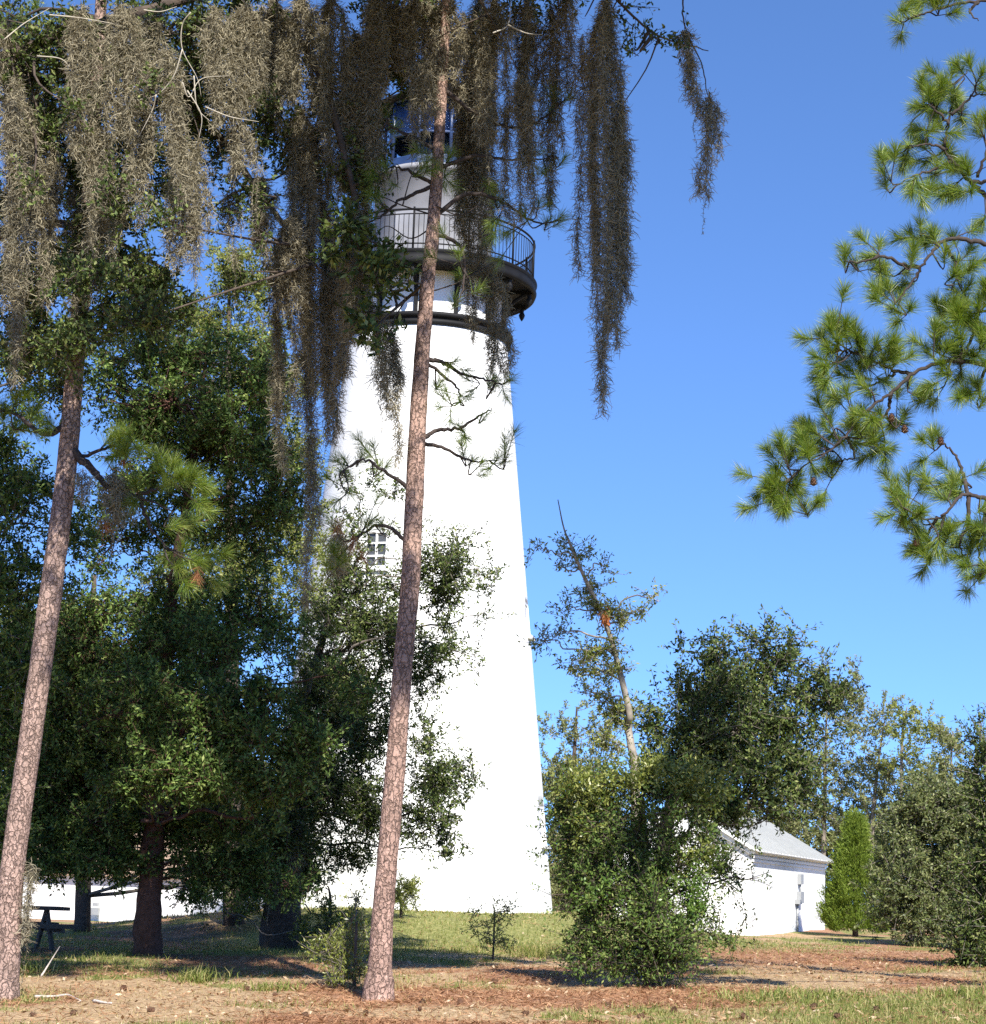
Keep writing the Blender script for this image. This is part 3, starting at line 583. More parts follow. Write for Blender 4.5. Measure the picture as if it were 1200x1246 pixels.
tree('laurel_oak_tree', 'green leafy oak at the left edge of the view behind the left pine', 'tree', 29,
     [(-60, 1170, 40), (-55, 900, 34), (-45, 700, 26), (-30, 500, 12)],
     [(15, 640, 50, 60, 0, 4), (20, 720, 55, 60, 0, 4.5), (5, 810, 50, 60, 0, 4.5), (40, 590, 40, 40, .2, 3.2), (0, 560, 40, 50, 0, 3), (5, 900, 40, 60, .4, 5), (0, 1000, 45, 50, .4, 5.5), (90, 650, 40, 50, .5, 3), (-40, 800, 60, 200, 0, 3), (10, 470, 50, 50, .4, 2.4), (60, 440, 50, 50, .4, 2.4)],
     leaf=(.085, .036), lm=m_oakg, seed=4)
tree('dark_oak_tree', 'deeply shaded oak standing behind the picnic table under the dark canopy', 'tree', 44,
     [(100, 1130, 20), (105, 980, 16), (110, 820, 12), (115, 700, 6)],
     [(90, 900, 80, 60, 0, 6), (150, 850, 70, 70, 0, 6), (60, 970, 80, 55, 0, 6.5), (140, 960, 80, 50, 0, 6.5), (220, 970, 70, 50, .3, 6), (290, 980, 60, 60, .3, 6), (20, 900, 60, 70, 0, 6), (30, 1030, 50, 30, 0, 6), (110, 1030, 60, 24, 0, 5), (270, 1050, 60, 30, 0, 5), (340, 1040, 50, 50, 0, 5), (250, 1082, 30, 20, -2, 5), (300, 1088, 40, 22, -2, 5), (222, 1072, 16, 16, -1, 4), (370, 1075, 30, 24, -2, 4), (80, 790, 60, 60, 0, 4), (180, 760, 60, 60, 0, 3), (10, 780, 60, 80, 0, 5)],
     leaf=(.10, .045), lm=m_oak, seed=5)

# ------------------------------------------------------------------ trees and shrubs on the right
tree('young_oak_tree', 'thin young oak with pale crooked stem rising above the big shrub beside the tower', 'tree', 28.5,
     [(776, 1185, 15), (774, 1050, 13), (773, 940, 11), (769, 912, 10), (764, 882, 9), (766, 868, 8), (752, 808, 7), (742, 772, 6.5), (728, 738, 5.5), (708, 695, 4.5), (694, 662, 3.5), (686, 642, 2), (679, 608, 1.2)],
     [(690, 660, 22, 8, 0, 1.3), (700, 677, 22, 12, 0, 2.4), (682, 690, 12, 8, 0, 1.6), (716, 712, 18, 14, 0, 2.2), (722, 735, 24, 17, 0, 3), (742, 748, 20, 14, 0, 2.4), (692, 742, 14, 12, 0, 2), (758, 752, 14, 14, 0, 1.8), (776, 748, 16, 12, 0, 1.4), (800, 725, 12, 6, 0, .7), (738, 690, 12, 8, 0, .7), (662, 780, 14, 14, 0, 2),
      (680, 770, 20, 10, 0, 1.6), (712, 802, 32, 16, 0, 3), (700, 820, 26, 12, 0, 1.6), (736, 815, 22, 16, 0, 2.4), (735, 850, 28, 18, 0, 2.2), (752, 870, 30, 24, 0, 2.4), (742, 905, 24, 24, 0, 1.8), (748, 782, 12, 10, 0, 1.6), (660, 668, 16, 4, 0, .5)],
     leaf=(.075, .026), lm=m_bushy, bm=m_youngbark, seed=6, twl=.22, lpt=14, lump=.6, lai_mul=1.0)
g = GB(); rg = np.random.default_rng(5); c = P(737, 748, 28.3); leaves(g, c + rg.standard_normal((60, 3)) * [.03, .03, .06], nrm(rg.standard_normal((60, 3)) * [.5, .5, .4] - [0, 0, 1]), .12, .03, rg)
yo = [o_ for o_ in COL.objects if o_.name.startswith('young_oak_tree')][0]; g.build('dead_leaves', m_rust, yo)
tree('oak_tree', 'round dark green oak overhanging the metal roof of the white oil house', 'tree', 30,
     [(800, 1170, 26), (802, 1080, 22), (812, 1000, 18), (832, 940, 12), (870, 880, 7), (910, 830, 4)],
     [(868, 800, 28, 26, 0, 3), (866, 778, 10, 12, 0, 2.6), (912, 790, 18, 20, 0, 3), (938, 778, 16, 12, 0, 2.4), (974, 778, 8, 12, 0, 2.2), (950, 815, 42, 32, 0, 3.6), (895, 845, 55, 42, 0, 4.2), (985, 845, 34, 40, 0, 3.6), (1000, 815, 16, 14, 0, 2), (850, 890, 50, 50, 0, 4.5), (945, 885, 60, 40, 0, 4), (1000, 890, 22, 16, 0, 3),
      (905, 935, 60, 38, -.2, 5), (960, 945, 42, 34, -.2, 4), (930, 975, 50, 20, -.2, 3), (870, 970, 40, 26, -.2, 4), (830, 850, 26, 16, 0, 2.2), (808, 880, 30, 24, 0, 3.4), (823, 830, 12, 10, 0, .9), (832, 790, 4, 18, 0, .6), (830, 930, 40, 40, .2, 4), (985, 975, 26, 18, -.2, 2.6), (1005, 850, 18, 30, 0, 2.4), (880, 985, 46, 20, -.4, 4), (930, 1000, 30, 10, -.3, 2.2), (900, 890, 70, 50, -.4, 3), (850, 985, 34, 22, -.4, 3), (955, 995, 26, 10, -.3, 1.6), (890, 1005, 26, 8, -.2, 1.4)],
     leaf=(.08, .032), lm=m_oak, seed=7, lump=.7, lai_mul=1.15)
bl = [(775, 955, 62, 26, -.2, 4.6), (715, 968, 38, 34, -.1, 4), (838, 955, 44, 28, 0, 4), (700, 1010, 34, 44, 0, 4), (745, 1020, 52, 44, -.3, 5), (803, 1008, 32, 34, -.5, 2.6), (860, 1040, 36, 34, -.1, 3.6), (880, 1058, 18, 22, 0, 1.8), (800, 1060, 50, 40, -.1, 4.6), (740, 1085, 52, 44, -.4, 5),
      (720, 1130, 30, 34, -.2, 4.8), (740, 1165, 38, 30, -.5, 5.5), (790, 1130, 50, 42, -.6, 5.5), (830, 1160, 42, 28, -.5, 5), (842, 1105, 28, 34, -.2, 4.2), (872, 1145, 20, 18, 0, 4), (790, 1175, 40, 20, -.6, 4.5), (700, 1060, 26, 36, 0, 4), (897, 1085, 10, 14, 0, .4), (915, 1070, 10, 10, 0, .3)]
tree('large_shrub', 'big bushy evergreen shrub on the ground between the tower and the white oil house', 'shrub', 26.8,
     [(790, 1192, 16), (788, 1120, 13), (785, 1040, 11), (780, 970, 7)], bl, leaf=(.065, .026), lm=m_bush, bm=m_oakbark, seed=8, lump=.65, twl=.34, lpt=18, lai_mul=.8,
     more=[('yellow_green_foliage', m_bushy, [(775, 950, 60, 20, -.5, 3), (720, 965, 40, 26, -.5, 2.6), (835, 950, 48, 22, -.4, 3), (700, 1000, 26, 30, -.4, 1.6), (870, 965, 30, 14, -.3, 1.6), (860, 1045, 30, 26, -.4, 1.4)]), ('bright_new_leaves', m_bright, [(722, 1095, 16, 16, -.9, 2), (845, 1095, 16, 30, -.6, 2.4), (840, 1120, 14, 16, -.6, 2)])])
tree('small_shrub', 'light green see-through shrub on the grassy mound before the white tower', 'shrub', 33, [(600, 1165, 3), (601, 1140, 2.5), (602, 1105, 1.5)],
     [(600, 1118, 26, 18, 0, .9), (604, 1145, 22, 18, 0, .9), (588, 1135, 14, 16, 0, .7), (620, 1108, 12, 12, 0, .5)], leaf=(.06, .022), lm=m_bushy, seed=9, twl=.2, lpt=12)
tree('scrub_plant', 'low tangled weedy scrub at the foot of the centre pine', 'shrub', 25.6, [(432, 1196, 5), (432, 1170, 4), (434, 1120, 3)],
     [(430, 1180, 22, 18, 0, 3), (412, 1165, 26, 22, .3, 1.8), (432, 1140, 18, 24, .2, 1.6), (400, 1150, 24, 24, .4, 1.3), (408, 1190, 18, 10, 0, 2.2), (432, 1090, 10, 22, .2, .8)], leaf=(.06, .02), lm=m_bushy, seed=10, twl=.22, lpt=14)
tree('round_bush', 'small rounded green bush at the base of the white tower', 'shrub', 43, [(489, 1106, 5), (489, 1088, 3)],
     [(490, 1088, 16, 18, 0, 5), (497, 1084, 11, 14, 0, 4), (480, 1092, 11, 12, 0, 4)], leaf=(.09, .022), lm=m_bushy, seed=11, twl=.25)
tree('scrub_plant', 'sunlit weeds and saplings under the mossy oak left of the centre pine', 'shrub', 36, [(400, 1140, 5), (402, 1100, 4), (400, 1080, 2)],
     [(400, 1120, 26, 22, 0, 2.4), (375, 1130, 24, 18, 0, 2.2), (425, 1110, 18, 26, 0, 1.8), (300, 1105, 36, 14, 1, 1.8), (260, 1100, 26, 12, 1, 1.2)], leaf=(.08, .03), lm=m_bushy, seed=12, twl=.25)
# cedar: cone of upright sprays
cf = on_ground(1041, 1136, 57); cd = thing('cedar_tree', 'yellow green conical cedar beside the right end of the white oil house', 'tree', cf)
g = GB(); tube(g, [cf - [0, 0, .1], cf + [0, 0, 3.0]], np.linspace(.09, .015, 2), 8); g.build('trunk', m_oakbark, cd)
rg = np.random.default_rng(31); g = GB(); n = 2600; tt = rg.random(n) ** 1.35; a = rg.random(n) * 6.283; prf = 1.02 * (1 - tt) ** .98 * np.clip(.72 + tt * 3, 0, 1) * (.45 + .55 * vn(a * 1.6, tt * 6, 1.0, 3) + .28 * rg.random(n))
c = cf + np.stack([prf * np.cos(a), prf * np.sin(a), .12 + tt * 3.05], -1); dr = nrm(np.stack([np.cos(a) * .55, np.sin(a) * .55, 1 + 0 * a], -1) + rg.standard_normal((n, 3)) * .22)
t_ = rg.random((n, 22)); C_ = c[:, None] + dr[:, None] * (t_ * .30 * (.6 + 1.1 * rg.random((n, 1))))[..., None] + rg.standard_normal((n, 22, 3)) * .022
leaves(g, C_.reshape(-1, 3), nrm(dr[:, None] + rg.standard_normal((n, 22, 3)) * .35).reshape(-1, 3), .09, .022, rg); g.build('crown', m_cedar, cd)

# ------------------------------------------------------------------ woodland behind, tree by tree
BGT = 'background woodland trees'
tree('slender_tree', 'thin grey green tree showing between the tower and the big shrub', 'tree', 62, [(690, 1112, 10), (694, 1000, 8), (700, 900, 4), (702, 860, 2)],
     [(690, 900, 22, 30, 0, 1.2), (715, 890, 24, 26, 0, 1), (692, 950, 28, 36, 0, 2.4), (725, 940, 26, 30, 0, 2), (695, 1010, 34, 44, 0, 3.4), (690, 1075, 30, 40, 0, 4), (740, 1020, 30, 60, 0, 3), (720, 860, 14, 18, 0, .5), (678, 885, 20, 26, 0, 1.3), (675, 935, 24, 32, 0, 2.2), (682, 990, 28, 36, 0, 3), (676, 1050, 26, 40, 0, 3.6), (715, 950, 24, 30, 0, 1.6), (735, 900, 20, 30, 0, 1)], leaf=(.12, .05), lm=m_bgleaf, seed=13, group=BGT, lump=.7)
for k, (lab, d, tr, bls, lm_, lf, la, sd) in enumerate([
    ('tall wispy grey green tree whose trunk rises behind the dark right oak', 70, [(1000, 1130, 12), (1003, 1000, 9), (1005, 900, 5), (1008, 830, 2)], [(1010, 850, 22, 26), (1030, 880, 26, 30), (1000, 920, 30, 34), (1025, 945, 30, 34), (1000, 985, 34, 30), (1040, 985, 28, 34), (970, 990, 26, 24), (1040, 835, 10, 22)], m_bgleaf, (.12, .05), 1.7, 14),
    ('sparse pale tree with bare twigs standing behind the conical cedar', 68, [(1056, 1130, 12), (1062, 1000, 9), (1070, 920, 5), (1078, 870, 2)], [(1070, 890, 26, 26), (1060, 930, 30, 30), (1085, 960, 26, 34), (1060, 1000, 34, 34), (1095, 1010, 30, 34), (1080, 860, 14, 14)], m_bgleaf, (.12, .05), 1.4, 15),
    ('upright slim leafy tree right of the cedar against the sky', 66, [(1098, 1130, 10), (1097, 1000, 8), (1098, 900, 5), (1104, 860, 2)], [(1098, 880, 14, 24), (1115, 870, 16, 18), (1100, 920, 20, 28), (1130, 900, 18, 30), (1120, 950, 30, 34), (1145, 910, 14, 26)], m_oaky, (.12, .05), 1.5, 16),
    ('yellowing thin tree at the right of the woodland top', 64, [(1160, 1140, 10), (1158, 1000, 8), (1158, 920, 4), (1160, 890, 2)], [(1158, 910, 16, 22), (1165, 945, 24, 28), (1145, 970, 26, 28), (1180, 960, 22, 30), (1185, 1000, 26, 30)], m_bgleaf, (.12, .05), 2, 17),
    ('dense dark green bushy tree between the cedar and the right edge', 50, [(1110, 1145, 20), (1108, 1060, 14), (1105, 1000, 8)], [(1100, 1030, 38, 36), (1140, 1000, 40, 34), (1090, 1085, 30, 40), (1130, 1070, 40, 44), (1170, 1050, 40, 50), (1110, 1120, 34, 26), (1150, 1115, 36, 28), (1185, 1000, 30, 36), (1165, 975, 30, 24), (1105, 985, 26, 24)], m_bgdark, (.10, .042), 3.6, 18),
    ('shadowy tall shrub with upright sprig at the far right edge', 33, [(1225, 1180, 24), (1215, 1060, 16), (1200, 940, 8), (1192, 880, 2)], [(1205, 1080, 30, 50), (1200, 1140, 34, 36), (1215, 990, 28, 50), (1196, 925, 14, 22), (1190, 890, 6, 16), (1235, 1060, 40, 90), (1185, 1165, 20, 12)], m_oak, (.08, .032), 4.5, 19),
]):
    tree('woodland_tree', lab, 'tree', d, [(a_, b_, c_ * .6) for a_, b_, c_ in tr], [(b_[0], b_[1], b_[2] * 1.2, b_[3] * 1.2, 0) for b_ in bls], la * (1.15 if k < 4 else 1.6), lf, lm_, m_bgbark, sd, BGT, .8)
rg = np.random.default_rng(77)
far_lab = ['far woodland tree behind the white house at the left', 'far woodland tree behind the picnic table', 'far woodland tree behind the reddish oak trunk', 'far woodland tree behind the mossy oak', 'far woodland tree just left of the tower', 'far woodland tree hidden behind the lighthouse base', 'far woodland tree right of the tower behind the slender tree', 'far woodland tree behind the large shrub', 'far woodland tree behind the oil house gable', 'far woodland tree behind the oil house roof', 'far woodland tree behind the cedar', 'far woodland tree behind the dense right bush', 'far woodland tree at the right edge of the view']
for k, lab in enumerate(far_lab):
    x = -20 + k * 103 + rg.uniform(-20, 20); h = rg.uniform(90, 150) + (100 if k < 5 else 0)
    tree('far_tree', lab, 'tree', 92 + rg.uniform(-5, 8), [(x, 1108 + k * 2, 8), (x + 4, 1090 - h * .5, 5), (x, 1090 - h, 1.5)],
         [(x + rg.uniform(-40, 40), 1095 - h * u, 45, 24 + 22 * (1 - u), 0) for u in (0, .15, .35, .55, .75, .95)], 3.2, (.2, .09), m_bgdark if k % 2 else m_bgleaf, m_bgbark, 200 + k, 'far woodland trees behind everything', .7, .5)

# ------------------------------------------------------------------ pines
def tufts(gb, C_, D_, rg, n=170, ln=.23, wd=.0034, droop=.15):
    for c, dr in zip(C_, D_):
        t_ = rg.random(n) ** .7; st = c + dr[None] * (t_[:, None] * .16 - .12); a = nrm(rg.standard_normal((n, 3))); a = nrm(a - (a @ dr)[:, None] * dr * .7 + dr * (.35 + .9 * t_[:, None]))
        l = (ln * (.7 + .5 * rg.random(n)))[:, None]; s = nrm(np.cross(a, rg.standard_normal((n, 3)))) * wd / 2
        mid = st + a * l * .55; tip = st + a * l - np.array([0, 0, 1]) * l * droop * rg.random((n, 1))
        V = np.stack([st - s, st + s, mid + s, mid - s, tip], 1).reshape(-1, 3); k = np.arange(n)[:, None] * 5
        gb.add(V, k + [0, 1, 2, 3], k + [3, 2, 4])
def cone_mesh(gb, c, s=1.0, ax=None):
    pts = [c + np.array([0, 0, z]) * s for z in (-.05, -.03, -.01, .01, .03, .05)]; rad = np.array([.012, .034, .036, .031, .022, .006]) * s
    q = np.arange(6); tube(gb, pts, rad * np.where(q % 2, 1.15, .85), 8)
    for lev in range(5):
        for k in range(8):
            a = 6.283 * (k + .5 * (lev % 2)) / 8; r_ = (.036 - .004 * lev) * s; o_ = c + np.array([math.cos(a) * r_, math.sin(a) * r_, (-.035 + .018 * lev) * s]); e = np.array([math.cos(a), math.sin(a), .5]) * .016 * s; si = np.array([-math.sin(a), math.cos(a), 0]) * .012 * s
            gb.add([o_ - si, o_ + si, o_ + e + si * .5, o_ + e - si * .5], [(0, 1, 2, 3)])
def pine(name, label, d, trunk, limbs, tuf, bark, seed, base=None, dead=(), cones=(), tl=.23, nn=170, extra=()):
    """limbs: (radius px, [(px, py), ...]); tuf: (px, py, depth shift)"""
    rg = np.random.default_rng(seed); foot = on_ground(trunk[0][0], trunk[0][1], d) if base is None else np.array(base)
    th_ = thing(name, label, 'pine tree', foot)
    pts = [P(x, y, d) for x, y, _ in trunk]; pts[0] = foot - [0, 0, .15]; n = 90
    sp = smooth_path(pts, n); rr = np.interp(np.linspace(0, len(pts) - 1, n), np.arange(len(pts)), [wd / F * d / 2 for _, _, wd in trunk])
    g = GB(); tube(g, sp, rr * .94, 28, .03, rg); g.build('trunk', bark, th_)
    g = GB(); allp = []
    for r_, lp in limbs:
        dep = 0; pp = []
        for k, (x, y) in enumerate(lp):
            if k: dep += rg.uniform(-.12, .12)
            pp.append(P(x, y, d + dep))
        if len(limbs) and np.min(np.linalg.norm(sp - pp[0], axis=1)) < .8: pp[0] = sp[np.argmin(np.linalg.norm(sp - pp[0], axis=1))]
        s_ = smooth_path(pp, len(pp) * 6); s_ = s_ + rg.standard_normal(s_.shape) * .008; tube(g, s_, np.linspace(r_ / F * d * (.75 if seed == 43 else 1), .006, len(s_)), 7, .06, rg); allp.append(s_)
    allp = np.concatenate(allp); C_, D_ = [], []
    for tf in tuf:
        if seed == 43 and rg.random() < .04: continue
        c = P(tf[0], tf[1], d + (tf[2] if len(tf) > 2 else rg.uniform(-.35, .35))); k = int(np.argmin(np.linalg.norm(allp - c, axis=1) + .3 * rg.random(len(allp)))); a = allp[k]
        m_ = (a + c) / 2 + rg.standard_normal(3) * .06 + [0, 0, -.05]; s_ = smooth_path([a, m_, c], 7); tube(g, s_, np.linspace(.011, .006, 7), 5)
        dr = nrm(s_[-1] - s_[-3] + np.array([0, 0, .02])); C_.append(c); D_.append(dr)
        for q in range(rg.integers(0, 4) if seed == 43 else rg.integers(0, 3)):
            o2 = c + rg.standard_normal(3) * .13; thin_tubes(g, [s_[3]], [o2], .007, .005); C_.append(o2); D_.append(nrm(o2 - s_[3] + [0, 0, .05]))
    for r_, lp in extra:
        s_ = smooth_path([P(x, y, d + rg.uniform(-.2, .2)) for x, y in lp], len(lp) * 5); tube(g, s_, np.linspace(r_ / F * d, .003, len(s_)), 5)
    g.build('branches', m_pinebr, th_)
    g = GB(); tufts(g, C_, D_, rg, nn, tl); g.build('needles', m_needle, th_)
    if dead:
        g = GB(); dc = [P(x, y, d - .1) for x, y in dead]; tufts(g, dc, [nrm(np.array([rg.normal() * .3, 0, -1.0])) for _ in dead], rg, 90, .18); g.build('dead_needles', m_dneedle, th_)
    for x, y in cones:
        g = GB(); cone_mesh(g, P(x, y, d - .15), 1.0); g.build('cone', m_cone, th_, False)
    return th_

pine('pine_tree', 'leaning pine trunk at the left edge with scaly grey brown bark', 24,
     [(3, 1208, 48), (4, 1199, 40), (8, 1165, 34), (15, 1060, 31), (37, 900, 29), (62, 720, 28.5), (81, 570, 26.5), (91, 450, 23.5), (104, 300, 21), (115, 150, 18), (122, 20, 16), (130, -160, 13), (136, -330, 6)],
     [(6, [(96, 548), (112, 572), (132, 592), (165, 603), (210, 622)]), (3, [(170, 603), (182, 640), (205, 668)]), (3, [(165, 603), (190, 595), (215, 588)]), (5, [(84, 520), (55, 528), (20, 505), (-20, 490)]), (3, [(105, 560), (130, 545), (152, 535)]),
      (4, [(115, 150), (80, 90), (30, 30), (-20, 0)]), (4, [(122, 20), (60, 10), (10, 30)]), (5, [(128, -120), (60, -180), (-60, -200)]), (5, [(128, -100), (240, -190), (300, -190)]), (4, [(132, -220), (180, -300)]), (4, [(134, -260), (80, -330)])],
     [(215, 582), (232, 578), (200, 592), (240, 612), (252, 622), (225, 632), (210, 640), (222, 668), (240, 682), (205, 676), (255, 676), (215, 690), (195, 575), (245, 590), (132, 535), (150, 545), (158, 530), (140, 555), (165, 590),
      (20, 485), (5, 500), (40, 505), (25, 520), (60, 515), (-10, 480), (30, 25), (10, 40), (45, 10), (20, 60), (60, -180), (0, -190), (-60, -200), (240, -190), (300, -185), (180, -300), (80, -330), (136, -340), (150, -270), (110, -280), (200, -160)],
     m_pine2, 41, dead=((152, 560), (128, 640), (240, 700)))
pine('pine_tree', 'tall slender leaning pine with reddish plated bark in front of the white lighthouse', 24,
     [(461, 1199, 46), (461.5, 1191, 36), (462.5, 1178, 30), (466, 1110, 27.5), (473, 1030, 26.5), (484, 900, 25.5), (491, 800, 25), (499, 715, 25), (505, 590, 24), (511, 470, 22), (520, 350, 19), (530, 240, 17), (537, 120, 15), (542, 30, 13), (548, -120, 10), (552, -260, 5)],
     [(3.5, [(515, 432), (538, 440), (560, 455), (590, 462), (612, 468)]), (3.5, [(510, 538), (530, 525), (560, 520), (585, 505), (600, 498)]), (3, [(511, 536), (540, 545), (570, 560), (605, 560)]), (2.5, [(545, 445), (555, 470), (560, 495)]),
      (3, [(502, 600), (470, 575), (440, 560), (412, 580)]), (3, [(498, 660), (470, 640), (440, 650), (410, 680)]), (3.5, [(529, 262), (570, 235), (610, 245), (650, 270), (685, 268)]), (3, [(533, 190), (500, 165), (478, 155), (465, 140)]), (3, [(531, 230), (495, 240), (465, 262), (440, 275)]),
      (3, [(533, 200), (580, 190), (630, 195), (680, 190)]), (3, [(538, 110), (600, 150), (650, 150), (690, 120)]), (3, [(528, 280), (560, 300), (565, 340), (555, 375)]), (4, [(548, -100), (600, -160), (640, -180)]), (4, [(549, -140), (490, -190), (450, -200)]), (3, [(531, 225), (490, 205), (470, 205)])],
     [(560, 488), (548, 508), (575, 475), (602, 470), (618, 464), (560, 520), (590, 508), (565, 556), (585, 565), (605, 558), (615, 550), (545, 480), (553, 440), (530, 470),
      (440, 555), (455, 545), (415, 575), (425, 600), (460, 570), (410, 610), (445, 640), (400, 690), (412, 680), (465, 640), (420, 560), (405, 640),
      (640, 265), (620, 285), (682, 265), (665, 272), (655, 250), (610, 245), (595, 225), (660, 210), (685, 195), (640, 190), (650, 150), (690, 120), (670, 140), (465, 140), (478, 155), (470, 205), (510, 185), (480, 225), (455, 215), (520, 205), (545, 190), (550, 225), (560, 335), (552, 370), (558, 310), (600, 270), (510, 210), (455, 240),
      (600, -160), (640, -180), (490, -190), (450, -200), (552, -265), (540, -230), (565, -210)],
     m_pine, 42, dead=((430, 660), (440, 675), (412, 640)), nn=95, tl=.21,
     extra=((1.2, [(529, 262), (490, 250), (460, 238), (430, 240)]), (1.2, [(528, 275), (500, 290), (470, 275), (450, 300)]), (1, [(530, 250), (560, 262), (590, 250), (600, 300)]), (1, [(490, 250), (500, 215), (510, 200)])))
tz = float(zg(8.2, 22.5))
pine('pine_tree', 'pine whose long needled branches reach in from the right against the sky', 22,
     [(1500, 1230, 60), (1480, 900, 50), (1460, 600, 42), (1440, 300, 34), (1420, 0, 24), (1410, -200, 10)],
     [(5, [(1452, 500), (1330, 470), (1230, 452), (1175, 440), (1145, 441), (1110, 455), (1085, 478), (1060, 495), (1030, 530), (1010, 548), (975, 570), (950, 590)]), (3.5, [(1110, 455), (1085, 450), (1065, 440), (1040, 430), (1020, 425)]), (4, [(1085, 478), (1080, 500), (1068, 515)]), (3, [(1090, 455), (1070, 465), (1050, 470)]), (3, [(1030, 530), (1040, 555), (1024, 560)]),
      (6, [(1445, 400), (1330, 345), (1240, 305), (1200, 297), (1165, 290), (1145, 296), (1128, 315), (1115, 335), (1098, 360), (1092, 375)]), (4, [(1120, 325), (1100, 322), (1075, 312), (1050, 318), (1030, 318)]), (3.5, [(1150, 295), (1160, 315), (1165, 335), (1158, 350)]), (3, [(1140, 300), (1125, 285), (1115, 290)]),
      (6, [(1440, 340), (1330, 300), (1240, 262), (1200, 238), (1182, 222), (1165, 200), (1150, 182), (1155, 150), (1165, 110), (1178, 85)]), (4, [(1182, 222), (1215, 220), (1240, 222)]), (3, [(1150, 182), (1130, 175), (1105, 180)]), (3, [(1160, 195), (1140, 205), (1110, 215), (1090, 228)]), (3, [(1155, 150), (1140, 135), (1128, 120)]), (3, [(1190, 215), (1200, 180), (1195, 150), (1215, 110)]), (3, [(1158, 140), (1180, 120), (1198, 112)]),
      (6, [(1462, 720), (1330, 680), (1240, 640), (1205, 610), (1190, 605), (1170, 602), (1150, 625), (1130, 632), (1100, 618)]), (4, [(1178, 604), (1170, 570), (1155, 545), (1140, 537)]), (4, [(1178, 604), (1178, 640), (1168, 660), (1175, 690)]), (3, [(1140, 630), (1128, 650), (1110, 645)]), (3, [(1150, 625), (1140, 655), (1125, 675)]), (4, [(1200, 610), (1198, 640), (1190, 660), (1195, 690)]),
      (5, [(1430, 60), (1320, 20), (1240, 0), (1190, 2), (1150, 8), (1120, 18), (1098, 22)]), (3, [(1190, 2), (1180, 14), (1190, 24)]), (5, [(1450, 450), (1330, 400), (1240, 375), (1190, 380), (1160, 395)]), (4, [(1190, 380), (1180, 420), (1165, 440)]), (5, [(1240, 375), (1200, 450), (1190, 490)]),
      (5, [(1415, -80), (1340, -160)]), (5, [(1420, 0), (1560, -60)]), (5, [(1440, 300), (1600, 260)]), (5, [(1450, 480), (1620, 440)])],
     [(1180, 78), (1160, 88), (1195, 90), (1150, 100), (1128, 115), (1140, 120), (1165, 120), (1118, 130), (1142, 150), (1170, 145), (1152, 178), (1105, 178), (1120, 176), (1090, 188), (1082, 186), (1140, 200), (1165, 200), (1078, 225), (1092, 232), (1110, 222), (1130, 232), (1150, 236), (1190, 150), (1200, 110), (1110, 158), (1120, 158), (1175, 200), (1165, 232), (1100, 200),
      (1028, 316), (1042, 322), (1060, 312), (1075, 330), (1110, 286), (1120, 275), (1098, 290), (1135, 285), (1095, 362), (1090, 378), (1105, 345), (1062, 338), (1080, 350), (1160, 335), (1165, 322), (1150, 310), (1185, 280), (1195, 270), (1180, 305), (1110, 315),
      (1010, 392), (1020, 400), (1000, 410), (1030, 410), (1010, 425), (995, 435), (1005, 450), (1022, 440), (1035, 450), (1045, 428), (1065, 420), (1060, 440), (1000, 455), (1015, 490), (1030, 478), (1050, 470), (1075, 440), (1085, 430), (1020, 415), (1040, 400),
      (1050, 500), (1055, 515), (1048, 530), (1060, 540), (1068, 550), (1100, 505), (1095, 515), (1065, 525), (1040, 520), (1120, 480), (1130, 475), (1045, 505),
      (1005, 520), (990, 525), (975, 535), (1000, 540), (1012, 530), (950, 548), (960, 560), (945, 570), (935, 595), (925, 600), (940, 605), (960, 600), (970, 580), (990, 570), (1005, 572), (955, 615), (980, 620), (1015, 565), (985, 550), (968, 590), (945, 585),
      (1140, 528), (1135, 535), (1092, 588), (1098, 600), (1090, 612), (1100, 618), (1120, 628), (1110, 630), (1100, 640), (1150, 590), (1160, 600), (1165, 582), (1145, 605), (1150, 655), (1130, 660), (1115, 672), (1140, 665), (1160, 662), (1150, 672), (1125, 675), (1180, 670), (1195, 660), (1175, 690), (1190, 700), (1200, 690), (1185, 640), (1195, 620), (1160, 640),
      (1160, 370), (1148, 378), (1178, 385), (1190, 375), (1150, 400), (1165, 405), (1185, 400), (1195, 415), (1140, 418), (1160, 425), (1180, 430), (1200, 400), (1170, 455), (1190, 470), (1180, 480), (1195, 490), (1150, 455), (1165, 440), (1130, 430), (1200, 440), (1138, 400), (1172, 372), (1205, 365), (1198, 350), (1178, 350), (1190, 335),
      (1100, 12), (1093, 25), (1112, 20), (1120, 5), (1140, 0), (1160, -10), (1340, -160), (1560, -60), (1600, 260), (1620, 440), (1410, -210), (1240, 222), (1240, 120)],
     m_pine2, 43, nn=230, tl=.2,
     cones=((1018, 424), (1069, 423), (1085, 508), (1101, 522), (958, 616), (948, 608), (990, 586), (1145, 537), (1115, 660)))

